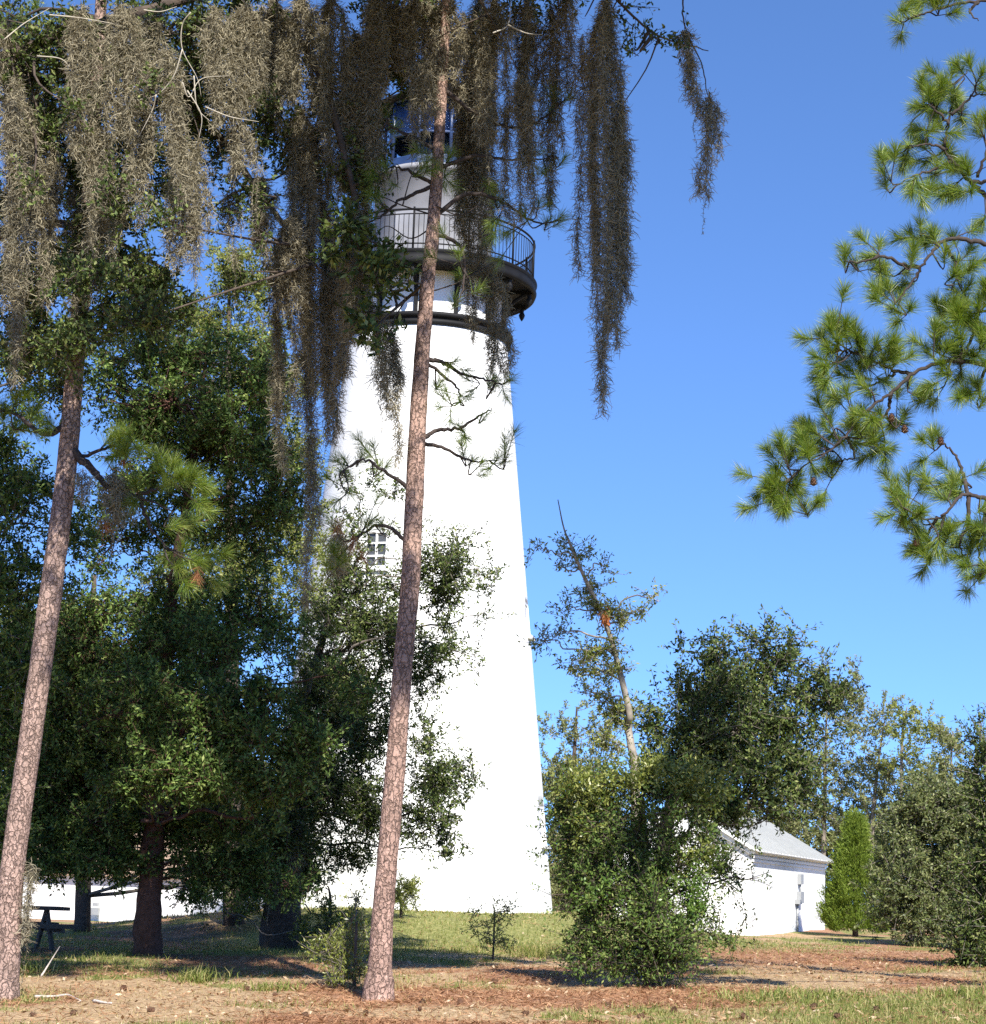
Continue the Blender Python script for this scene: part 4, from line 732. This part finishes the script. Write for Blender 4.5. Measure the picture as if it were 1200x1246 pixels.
# ------------------------------------------------------------------ foreground live oak and its Spanish moss
DO = 24.5
ok_base = np.array([-9.6, 24.5, float(zg(-9.6, 24.5))])
lo = thing('live_oak', 'old live oak reaching in from the upper left with moss draped limbs', 'tree', ok_base)
rg = np.random.default_rng(51)
g = GB(); tk = smooth_path([ok_base - [0, 0, .2], ok_base + [.1, 0, 1.5], ok_base + [.5, .1, 4.0], ok_base + [.9, 0, 6.5], ok_base + [1.6, 0, 9.5]], 24)
tube(g, tk, np.linspace(.62, .30, 24), 18, .04, rg); g.build('trunk', m_oakbark, lo)
g = GB(); lp_all = []
def limb(pts, r0_, r1_, start=None):
    pp = [P(x, y, d) for x, y, d in pts]
    if start is not None: pp = [start] + pp
    s_ = smooth_path(pp, len(pp) * 8); s_ = s_ + np.cumsum(rg.standard_normal(s_.shape) * .006, 0); tube(g, s_, np.linspace(r0_, r1_, len(s_)), 9, .05, rg); lp_all.append(s_)
limb([(-160, 170, 24.3), (-20, 80, 23.2), (110, 30, 23.2), (260, -10, 23.6), (400, -30, 24), (560, -44, 24.0), (720, -54, 23.6), (860, -80, 23.2)], .11, .03, tk[17])
limb([(-100, -30, 22.5), (120, -120, 22.0), (380, -170, 21.6), (620, -190, 21.2), (800, -180, 21)], .22, .04, tk[23])
limb([(-120, 330, 25.5), (-20, 290, 25.2), (60, 270, 25.2), (140, 290, 25.2), (210, 330, 25.0)], .12, .02, tk[13])
limb([(120, 30, 23.2), (200, 100, 23.6), (270, 165, 24.2), (330, 250, 24.5), (372, 300, 24.4), (392, 330, 24.4)], .07, .015)
limb([(330, 0, 24.5), (390, 90, 24.2), (420, 200, 24.0), (440, 290, 24.0), (465, 345, 24.0), (490, 360, 24)], .06, .012)
limb([(700, -42, 23.6), (750, 0, 23.5), (790, 40, 23.4), (830, 58, 23.4), (865, 70, 23.4)], .022, .006)
limb([(830, -80, 23.3), (832, -30, 23.4), (831, 25, 23.4), (855, 80, 23.4), (868, 115, 23.4)], .014, .006)
limb([(560, -34, 24), (580, -10, 23.8), (600, 20, 23.8)], .03, .01)
limb([(-20, 110, 24.2), (40, 140, 24.4), (90, 190, 24.6)], .05, .012)
limb([(-100, -30, 22.5), (60, -200, 20), (200, -300, 18)], .05, .015)
limb([(380, -170, 21.6), (460, -260, 19.5), (560, -330, 18)], .05, .015)
limb([(620, -190, 21.2), (760, -250, 20), (850, -280, 19)], .06, .02)
LP = np.concatenate(lp_all)
gl = GB(); gp = GB()
def oak_blob(px, py, rx, ry, d, lai, ln=.075, wd=.034):
    if px < 320 and d > 23.5: d = d - 1.7
    if py > -40: lai = lai * 1.5
    c = P(px, py, d); s = d / F; k = int(np.argmin(np.linalg.norm(LP - c, axis=1)))
    m_ = (LP[k] + c) / 2 + rg.standard_normal(3) * .12; s_ = smooth_path([LP[k], m_, c], 8); tube(g, s_, np.linspace(.022, .008, 8), 6)
    blob(gl, g, c, rx * s, ry * s, (rx + ry) / 2 * s, lai, ln, wd, rg, None, .3, 18, .6)
for a in [(90, 55, 80, 45, 24.8, 2), (30, 90, 50, 40, 25, 2), (200, 40, 60, 40, 24.8, 1.6), (160, 350, 60, 44, 25, 3.2), (115, 400, 50, 38, 25.2, 3.4), (70, 320, 44, 50, 25.4, 2.6), (30, 330, 40, 60, 25.4, 1.8), (205, 380, 34, 34, 25, 2.6), (270, 110, 50, 50, 25, 2), (330, 70, 60, 50, 25, 2), (395, 110, 40, 50, 24.8, 2.2), (300, 235, 30, 26, 25, 1.4), (310, 275, 22, 20, 24.8, .8), (240, 270, 40, 34, 25.2, 1.6),
          (445, 320, 34, 34, 23.2, 2.2, .12, .05), (470, 355, 24, 28, 23.2, 1.8, .12, .05), (430, 290, 26, 50, 23.4, 3, .12, .05), (455, 400, 24, 30, 23.2, 1.6, .12, .05), (488, 345, 14, 18, 23.2, 1.1, .12, .05), (440, 380, 18, 30, 23.2, 2, .12, .05), (480, 40, 60, 40, 24.6, 2), (520, 20, 50, 30, 24.6, 1.8), (430, 150, 34, 60, 24.6, 2.4), (360, 190, 40, 50, 25, 2), (425, 230, 34, 40, 24.2, 2), (455, 190, 22, 34, 24.2, 1.2), (500, 70, 44, 34, 24.4, 2), (620, 20, 50, 30, 24.4, 1), (680, 10, 40, 26, 24.2, .8),
          (745, 12, 22, 16, 23.5, .7), (795, 45, 20, 12, 23.4, .9), (772, 60, 10, 10, 23.4, .7), (825, 52, 10, 8, 23.4, .6), (500, 100, 40, 30, 24.6, 1.2), (150, 150, 50, 50, 25.2, 1.6), (60, 180, 50, 50, 25.2, 1.6), (110, 280, 50, 40, 25.4, 2), (85, 130, 20, 22, 23.9, 1.6), (180, 110, 18, 20, 23.9, 1), (140, 240, 20, 30, 23.9, 2), (40, 230, 16, 26, 23.9, 1.1), (200, 270, 20, 26, 23.9, 1.6), (100, 330, 40, 30, 23.8, 2.6), (100, 420, 44, 30, 23.8, 2.6), (170, 390, 40, 34, 23.8, 2.4), (20, 250, 50, 50, 25.6, 2), (140, 230, 50, 50, 25.6, 2), (230, 210, 36, 40, 25.6, 1.6), (290, 330, 30, 40, 25.4, 1), (40, 420, 50, 40, 25.2, 2.2), (10, 60, 50, 50, 25.4, 1.6), (220, 130, 40, 50, 25.4, 1.6), (350, 330, 26, 50, 25.2, 1.4), (60, 120, 60, 40, 26, 2.4), (150, 90, 60, 50, 26, 2.4), (250, 60, 60, 50, 26, 2.2), (90, 200, 60, 50, 26, 2.4), (180, 200, 50, 50, 26, 2.2), (300, 30, 50, 40, 26, 2), (20, 30, 40, 30, 26, 1.6), (180, 20, 60, 30, 26, 2), (250, 150, 50, 50, 26, 2), (310, 160, 40, 50, 26, 2.2), (20, 380, 50, 60, 26, 2.2), (70, 470, 40, 40, 26, 1.8), (130, 320, 50, 50, 26, 2.6), (330, 90, 40, 40, 26, 1.8), (20, 150, 50, 40, 25.4, 2), (560, 50, 50, 40, 24.8, 1.4)]: oak_blob(*a)
# unseen leaf clumps added above the view to shade moss and trees behind
for a in [(420, -190, 110, 80, 20.8, 3), (560, -230, 120, 80, 20.3, 3), (680, -200, 110, 70, 20.6, 2.4), (480, -90, 110, 50, 22.8, 2.4), (620, -80, 100, 40, 22.8, 2.2), (740, -90, 70, 40, 22.6, 2.4), (820, -220, 90, 60, 20, 2.2), (860, -130, 50, 40, 22, 1.8), (620, -340, 110, 70, 18, 2.4), (760, -310, 100, 60, 18.5, 2.0), (-160, -40, 120, 120, 23, 3), (-200, -260, 140, 120, 20, 3), (340, -70, 90, 50, 23, 1.4)]: oak_blob(*a, .09, .042)
rgs = np.random.default_rng(91)
def shade_sheet(n, x0, x1, d0, d1, zlo, zhi, lai):  # unseen leaf clusters added out of view to shade chosen strips
    for _ in range(n):
        d_ = rgs.uniform(d0, d1); z_ = rgs.uniform(zlo, zhi); xs = rgs.uniform(x0, x1); x_ = xs + .27 * (24 - d_)     # the strip that shades lateral position xs
        c = np.array([x_, d_, z_]); k = int(np.argmin(np.linalg.norm(LP - c, axis=1))); s_ = smooth_path([LP[k], (LP[k] + c) / 2 + rgs.standard_normal(3) * .25, c], 8); tube(g, s_, np.linspace(.025, .008, 8), 6)
        blob(gl, g, c, .6, .35, .6, lai, .09, .042, rg, None, .35, 18, .5)
shade_sheet(36, -2.05, -1.55, 15.5, 22.5, 14.2, 15.6, 2.8)
shade_sheet(95, .2, 2.1, 14.5, 22.5, 14.2, 15.6, 2.8)
shade_sheet(26, -2.9, -1.0, 14.0, 16.5, 12.5, 13.3, 2.8)
shade_sheet(8, -4.9, -4.5, 14.3, 16.5, 12.5, 13.3, 2.8)
shade_sheet(26, -9.2, -6.4, 14.3, 16.5, 12.5, 13.3, 2.8)
shade_sheet(12, -4.6, -1.0, 22.5, 26, 16.5, 19.5, 2.6)
shade_sheet(44, -3.2, 2.2, 22, 26.5, 14.6, 16.4, 2.6)
shade_sheet(10, 2.0, 3.0, 16, 22, 14.2, 15.6, 1.8)
# pale bare lichen covered twigs
for lp in [[(5, 48), (30, 28), (60, 10)], [(60, 18), (100, 22), (145, 30)], [(45, 68), (75, 72), (90, 90)], [(232, 15), (222, 30), (222, 60), (240, 95), (245, 118)], [(222, 60), (210, 95), (185, 118), (140, 122)], [(190, 115), (185, 135), (168, 168)], [(236, 92), (240, 130), (256, 148)], [(228, 110), (245, 140), (242, 170)], [(222, 100), (230, 118), (245, 96), (280, 92)], [(250, 130), (280, 142), (315, 148)], [(175, 12), (195, 14), (215, 8)], [(600, 40), (618, 30), (622, 0)], [(618, 30), (640, 40), (660, 42)]]:
    s_ = smooth_path([P(x, y, 22.2 + .1 * k) for k, (x, y) in enumerate(lp)], len(lp) * 5); tube(gp, s_, np.linspace(.009, .003, len(s_)), 6, .08, rg)

MOSS = 'spanish moss strands hanging from the live oak'
def moss(x0, y0, x1, y1, wpx, d, label, dens=1.0, ropes=None, body=(.12, .7), seed=0):
    """one hanging strand: several curly ropes of fine filaments"""
    r = np.random.default_rng(900 + seed); A = P(x0, y0, d); B = P(x1, y1, d); s = d / F; Wd = wpx * s; Ln = float(np.linalg.norm(B - A))
    k = int(np.argmin(np.linalg.norm(LP - A, axis=1)))
    if np.linalg.norm(LP[k] - A) > .05:
        s_ = smooth_path([LP[k], (LP[k] + A) / 2 + r.standard_normal(3) * .05, A], 7); tube(g, s_, np.linspace(.012, .006, 7), 5)
    nr_ = ropes or max(2, int(wpx / 6)); gb = GB()
    for q in range(nr_):
        u = (q + .5) / nr_ * 2 - 1 + r.normal() * .15; lf = 1 - .5 * abs(u) ** 1.3 * r.random() - .4 * r.random() ** 1.5 * (q > 0); t0 = max(0, r.normal() * .06 + .12 * abs(u))
        m_ = 24; tt = np.linspace(t0, lf, m_); prof = np.clip(tt / body[0], 0, 1) * np.clip(1 - .75 * np.clip((tt - body[1]) / (1 - body[1] + 1e-6), 0, 1), .12, 1)
        wob = np.cumsum(r.standard_normal((m_, 3)) * [.018, .018, 0], 0); wob -= wob[0]
        cen = A + (B - A) * tt[:, None] + np.stack([u * Wd * .42 * prof, r.normal() * Wd * .22 * prof, 0 * tt], -1) + wob * .8
        rr_ = (Wd / nr_ * r.uniform(.38, .62) + .008) * prof + .005
        n = int(dens * 330 * Ln * (lf - t0) * (.45 + rr_.mean() / .042)); f = r.random(n) ** 1.15; f = np.clip(f + .03 * r.standard_normal(n), 0, .999) * (m_ - 1); i_ = f.astype(int); fr_ = (f - i_)[:, None]
        c = cen[i_] * (1 - fr_) + cen[np.minimum(i_ + 1, m_ - 1)] * fr_; c = c + r.standard_normal((n, 3)) * rr_[i_][:, None] * [.6, .6, .6]
        S = 4; dr = nrm(r.standard_normal((n, 3)) * .66 + [0, 0, -.9]); pts = [c]; L_ = (.026 + .024 * r.random(n))[:, None]
        for k2 in range(S): dr = nrm(dr + r.standard_normal((n, 3)) * .55 + [0, 0, -.12]); pts.append(pts[-1] + dr * L_)
        pts = np.stack(pts, 1); sd = nrm(np.cross(dr, r.standard_normal((n, 3))))[:, None] * (.0040 * np.array([1, 1, .9, .8, .4]))[None, :, None]
        V = np.concatenate([pts - sd, pts + sd], 1).reshape(-1, 3); kk = np.arange(n)[:, None, None] * (2 * (S + 1)); a_ = np.arange(S)[None, :, None]
        gb.add(V, (kk + a_ + np.array([0, 1, S + 2, S + 1])).reshape(-1, 4))
        for _q in range(3):          # bare curly threads trailing below the rope
            i0 = r.integers(6, m_); tl_ = r.uniform(.12, .5) * (1.4 if i0 > 18 else .7); kn = 14; th_z = np.linspace(0, 1, kn)[:, None]
            thr_ = cen[i0] + np.array([[0, 0, -tl_]]) * th_z + np.cumsum(r.standard_normal((kn, 3)) * [.009, .009, 0], 0) + r.standard_normal(3) * rr_[i0] * .5 * (1 - .5 * th_z); tube(gb, thr_, np.linspace(.0035, .0018, kn), 3)
            nf = int(tl_ * 90); kf = r.integers(0, kn, nf); c = thr_[kf]; dr = nrm(r.standard_normal((nf, 3)) + [0, 0, -.6]); e1 = c + dr * .025; e2 = e1 + nrm(dr + r.standard_normal((nf, 3)) * .7) * .025; sd = nrm(np.cross(dr, r.standard_normal((nf, 3)))) * .003
            gb.add(np.stack([c - sd, c + sd, e1 + sd, e1 - sd, e2], 1).reshape(-1, 3), np.arange(nf)[:, None] * 5 + [0, 1, 2, 3], np.arange(nf)[:, None] * 5 + [3, 2, 4])
        dwn = np.concatenate([cen, cen[-1:] + [[.01, 0, -.06]]]); tube(gb, dwn, np.linspace(.004, .002, len(dwn)), 3)
    return tag(gb.build('spanish_moss', m_moss, None, True, A), label, 'moss', MOSS)
ML = [
 (18, 95, 22, 470, 56, 24.2, 'broad grey moss curtain at the very left edge hanging past the left pine top'),
 (62, 170, 58, 405, 46, 24.6, 'moss strand hanging just right of the leftmost curtain over dark leaves'),
 (45, 110, 40, 300, 40, 24.9, 'short moss strand overlapping the leftmost curtain from behind'),
 (100, 5, 105, 250, 56, 24.0, 'pale sunlit moss bunch above the left pine at the picture top'),
 (120, 150, 128, 345, 36, 24.1, 'narrow pale moss strand directly above the left pine trunk'),
 (150, 5, 150, 180, 66, 24.0, 'widest fluffy pale moss bunch near the bare white twigs'),
 (135, 170, 122, 370, 34, 24.6, 'brownish moss strand hanging beside the left pine top'),
 (175, 120, 172, 290, 44, 24.2, 'grey moss strand under the forked white twigs'),
 (205, 60, 210, 250, 46, 24.0, 'moss curtain directly behind the forked white twigs'),
 (222, 160, 224, 345, 32, 24.2, 'moss strand ending above the yellow green tree top'),
 (243, 165, 243, 345, 26, 24.4, 'thin dark moss strand beside a patch of blue sky'),
 (262, 10, 262, 170, 52, 24.2, 'moss bunch at the top right of the white twigs'),
 (300, 5, 298, 165, 48, 24.3, 'shaded moss bunch at the top above the slanting mossy limb'),
 (335, -5, 338, 175, 48, 24.3, 'brown moss curtain at the top between two gaps of sky'),
 (365, -5, 362, 160, 40, 24.2, 'curly moss strand at the top left of the lighthouse'),
 (290, 150, 300, 235, 44, 24.4, 'short moss tuft at the upper end of the slanting limb'),
 (320, 215, 325, 330, 36, 24.3, 'moss fringe under the middle of the slanting limb'),
 (350, 265, 352, 400, 34, 24.3, 'moss fringe under the lower end of the slanting limb'),
 (338, 300, 346, 590, 22, 24.9, 'long slender pale moss streamer hanging in front of the yellow green tree'),
 (394, 245, 396, 545, 42, 24.8, 'long bright tan moss streamer with a pointed top left of the tower'),
 (372, 330, 384, 745, 22, 25.4, 'longest dark moss streamer reaching down beside the tower'),
 (366, 130, 372, 350, 44, 24.5, 'dark moss curtain above the bright tan streamer'),
 (410, 310, 402, 540, 34, 24.7, 'dark moss strand touching the left side of the tower top'),
 (402, -5, 405, 190, 44, 24.0, 'pale curly moss curtain at the top left of the lantern room'),
 (432, 40, 428, 270, 44, 24.2, 'moss curtain hanging in front of the left of the lantern room'),
 (445, 60, 445, 330, 34, 24.5, 'dark moss strand hanging before the left side of the gallery'),
 (428, 255, 432, 420, 44, 23.9, 'blackish dense moss clump with leaves at the left of the gallery'),
 (462, 375, 478, 500, 30, 23.8, 'ragged dark moss hanging under the leaf sprig before the white shaft'),
 (478, 400, 496, 600, 8, 23.8, 'hair thin moss thread hanging along the centre pine trunk'),
 (470, -5, 472, 120, 50, 24.3, 'moss bunch at the top covering the lantern roof'),
 (510, -5, 512, 115, 46, 24.2, 'moss bunch at the top just left of the centre pine tip'),
 (545, -5, 546, 140, 44, 24.1, 'moss bunch wrapped over the top of the centre pine'),
 (585, -10, 578, 420, 42, 25.3, 'long black moss streamer hanging just right of the centre pine before the gallery'),
 (600, 320, 604, 470, 22, 25.2, 'thin moss tail dangling before the dark belt of the tower'),
 (600, -5, 605, 200, 44, 23.9, 'brown moss curtain at the top right of the black streamer'),
 (632, 90, 640, 300, 34, 23.9, 'yellowish sunlit moss strand right of the lantern room'),
 (640, -5, 640, 140, 36, 24.2, 'shaded moss curtain above the yellowish strand'),
 (668, -10, 664, 260, 22, 24.3, 'sparse see-through moss strand before blue sky right of the lantern'),
 (690, -10, 692, 190, 18, 24.2, 'thin lacy moss strand left of the longest sky streamer'),
 (712, 20, 704, 370, 12, 23.9, 'wispy moss thread with a long fine tail beside the sky streamer'),
 (738, -10, 742, 515, 50, 23.4, 'long dark moss streamer hanging alone against blue sky right of the tower'),
 (756, 130, 764, 370, 24, 23.5, 'frayed moss edge on the right of the long sky streamer'),
 (835, 32, 862, 175, 16, 23.4, 'upper lobe of the small moss tuft at the right against open sky'),
 (864, 112, 864, 260, 20, 23.4, 'lower black moss tuft hanging alone far right against open sky'),
 (10, 20, 12, 180, 40, 24.6, 'moss strand in the top left corner behind green needles'),
 (190, 10, 188, 130, 40, 24.6, 'moss bunch behind the white twigs at the top'),
 (90, 230, 86, 420, 30, 25.0, 'dim moss strand among dark leaves above the left pine'),
 (280, 220, 286, 330, 20, 24.8, 'small moss wisp beside the clear blue gap in the canopy'),
 (385, 150, 388, 300, 40, 24.8, 'dark moss behind the pointed top of the bright tan streamer'),
 (455, -5, 458, 215, 40, 24.1, 'dark moss strand over the left half of the lantern room'),
 (512, 60, 514, 200, 22, 23.8, 'thin moss strand touching the left side of the upper centre pine trunk'),
 (566, 90, 566, 300, 26, 25.2, 'dark moss strand just right of the upper centre pine trunk'),
]
for k, a in enumerate(ML):
    if a[0] < 300: a = a[:4] + (a[4] * .72,) + a[5:]
    a = a[:5] + (a[5] - (1.5 if a[0] < 320 else 0),) + a[6:]
    moss(*a, seed=k, dens=(.9 if a[0] > 650 else (.85 if a[0] < 300 else 1.05)))
g.build('branches', m_oakbark, lo); gl.build('crown', m_oak, lo); gp.build('bare_twigs', m_paletwig, lo)  # branches and crown include the clumps added out of view for shade
# moss on the trunk of the shaded oak, and on the pines
LP = np.array([P(345, 990, 36.4), P(330, 1000, 36.4), P(365, 1000, 36.4)])
for k, a in enumerate([(330, 960, 330, 1100, 16, 36.2, 'grey moss beard on the left of the shaded oak trunk'), (362, 985, 366, 1105, 22, 36.2, 'tan moss beard on the right of the shaded oak trunk'), (300, 960, 298, 1050, 14, 36.2, 'dim moss beard left of the shaded oak trunk')]):
    g = GB(); o_ = moss(*a, seed=70 + k); o_['group'] = 'moss beards on the shaded oak'
g = GB(); LP = np.array([P(130, 592, 23.9), P(36, 1040, 23.8), P(412, 645, 24.8)])
for k, a in enumerate([(138, 575, 146, 640, 34, 23.9, 'brown moss clump on the needled branch of the left pine'), (37, 1050, 29, 1150, 4, 24.0, 'grey lichen moss clinging to the right side of the left pine trunk'), (97, 570, 98, 612, 14, 23.8, 'small grey moss tuft on the left pine trunk by its branch'), (412, 650, 408, 700, 26, 24.8, 'brown moss clump on the centre pine branch left of the tower window')]):
    g = GB(); o_ = moss(*a, seed=80 + k); o_['group'] = 'moss tufts on the pines'

# ------------------------------------------------------------------ small things on the ground
def stick(pts, w0, label, mat=m_stick):
    pp = []
    for x, y, d, h in pts:
        p = on_ground(x, y, d); p[2] += h; pp.append(p)
    g = GB(); s_ = smooth_path(pp, len(pp) * 6); tube(g, s_, np.linspace(w0, w0 * .4, len(s_)), 7, .08, np.random.default_rng(3)); return tag(g.build('fallen_stick', mat, None, True, pp[0]), label, 'stick', 'fallen sticks on the ground')
def gd(py, px):   # distance at which the ground shows at this pixel
    lo_, hi_ = 15.0, 60.0
    for _ in range(40):
        m_ = (lo_ + hi_) / 2; p = P(px, py, m_)
        if p[2] > zg(p[0], p[1]): lo_ = m_
        else: hi_ = m_
    return lo_
def gp_(px, py, h=.02): return (px, py, gd(py, px), h)
stick([gp_(42, 1215), gp_(65, 1215), gp_(82, 1213), gp_(98, 1220)], .022, 'curved bleached stick lying on the ground right of the left pine')
stick([gp_(114, 1220), gp_(125, 1222), gp_(136, 1223)], .02, 'short straight bleached stick lying beside the curved one')
stick([gp_(50, 1190, .02), gp_(60, 1190, .22), gp_(70, 1190, .42)], .014, 'grey stick poking up out of the ground near the left pine')
stick([gp_(384, 1160, .05), gp_(392, 1160, .12), gp_(400, 1163, .02)], .02, 'bent white stick in the shade left of the centre pine')
stick([gp_(800, 1196, .03), gp_(830, 1190, .12), gp_(846, 1188, .2)], .014, 'grey dead branch lying under the large shrub', m_twig)
stick([gp_(812, 1190, .2), gp_(826, 1196, .06), gp_(836, 1200, .02)], .012, 'thin crossing dead twig under the large shrub', m_twig)
rg = np.random.default_rng(61)
cm = GB(); cone_mesh(cm, np.zeros(3), 1.3); proto = None
cpx = [(184, 1232), (150, 1205), (240, 1228), (300, 1205), (335, 1213), (414, 1230), (511, 1230), (514, 1222), (540, 1228), (560, 1222), (602, 1197), (585, 1235), (640, 1236), (705, 1232), (660, 1222), (740, 1225), (820, 1232), (880, 1225), (905, 1240), (990, 1228), (1072, 1223), (1066, 1232), (1020, 1240), (1110, 1212), (1150, 1236), (1045, 1180), (960, 1185), (90, 1236), (40, 1238), (215, 1212), (372, 1238), (445, 1236), (610, 1220), (780, 1240), (1180, 1220), (930, 1208)]
clab = {}
for k, (x, y) in enumerate(cpx):
    p = on_ground(x, y, gd(y, x)); p[2] += .025
    if k % 3 == 2: continue
    if proto is None: o_ = cm.build('pine_cone', m_cone, None, False, np.zeros(3)); proto = o_
    else: o_ = proto.copy(); COL.objects.link(o_)
    o_.location = tuple(p); o_.rotation_euler = (rg.uniform(.9, 2.2), rg.uniform(-.4, .4), rg.uniform(0, 6.28)); s = rg.uniform(.4, .72); o_.scale = (s, s, s)
    tag(o_, 'small brown fallen pine cone lying on the sunny foreground ground', 'pine cone', 'fallen pine cones on the ground')
# grass clumps with taller blades here and there, each a plant
def tuftplant(px, py, h, n, spread, label, mat, seed):
    p = on_ground(px, py, gd(py, px)); r = np.random.default_rng(seed); g = GB(); b = p + np.stack([r.normal(0, spread, n), r.normal(0, spread, n), np.zeros(n)], -1); b[:, 2] = zg(b[:, 0], b[:, 1]) - .01
    dr = nrm(r.standard_normal((n, 3)) * .4 + [0, 0, 1]); s = nrm(np.cross(dr, r.standard_normal((n, 3)))) * .006; hh = (h * (.5 + .6 * r.random(n)))[:, None]; mid = b + dr * hh * .55; tip = b + nrm(dr + r.standard_normal((n, 3)) * .35) * hh
    g.add(np.stack([b - s, b + s, mid + s, mid - s, tip], 1).reshape(-1, 3), np.arange(n)[:, None] * 5 + [0, 1, 2, 3], np.arange(n)[:, None] * 5 + [3, 2, 4]); return tag(g.build('grass_tuft', mat, None, True, p), label, 'grass tuft', 'taller grass tufts', 'stuff')
tuftplant(466, 1203, .14, 160, .2, 'short grass tuft round the foot of the centre pine', m_dry, 8)
tuftplant(8, 1212, .14, 160, .22, 'dry grass tuft round the foot of the left pine', m_dry, 9)
tuftplant(240, 1195, .26, 260, .18, 'taller bright grass tuft at the edge of the oak shade', m_grass, 1)
tuftplant(30, 1182, .24, 300, .22, 'green grass tuft right beside the foot of the left pine', m_grass, 2)
tuftplant(330, 1205, .18, 200, .2, 'green grass tuft midway between the two pine feet', m_grass, 3)
tuftplant(660, 1165, .30, 260, .3, 'wispy grass tuft on the mound left of the large shrub', m_grass, 4)
tuftplant(1185, 1215, .22, 320, .35, 'green grass tuft at the lower right edge of the lawn', m_grass, 5)
tuftplant(960, 1215, .2, 420, .5, 'broad green grass patch on the lawn right of the large shrub', m_grass, 6)
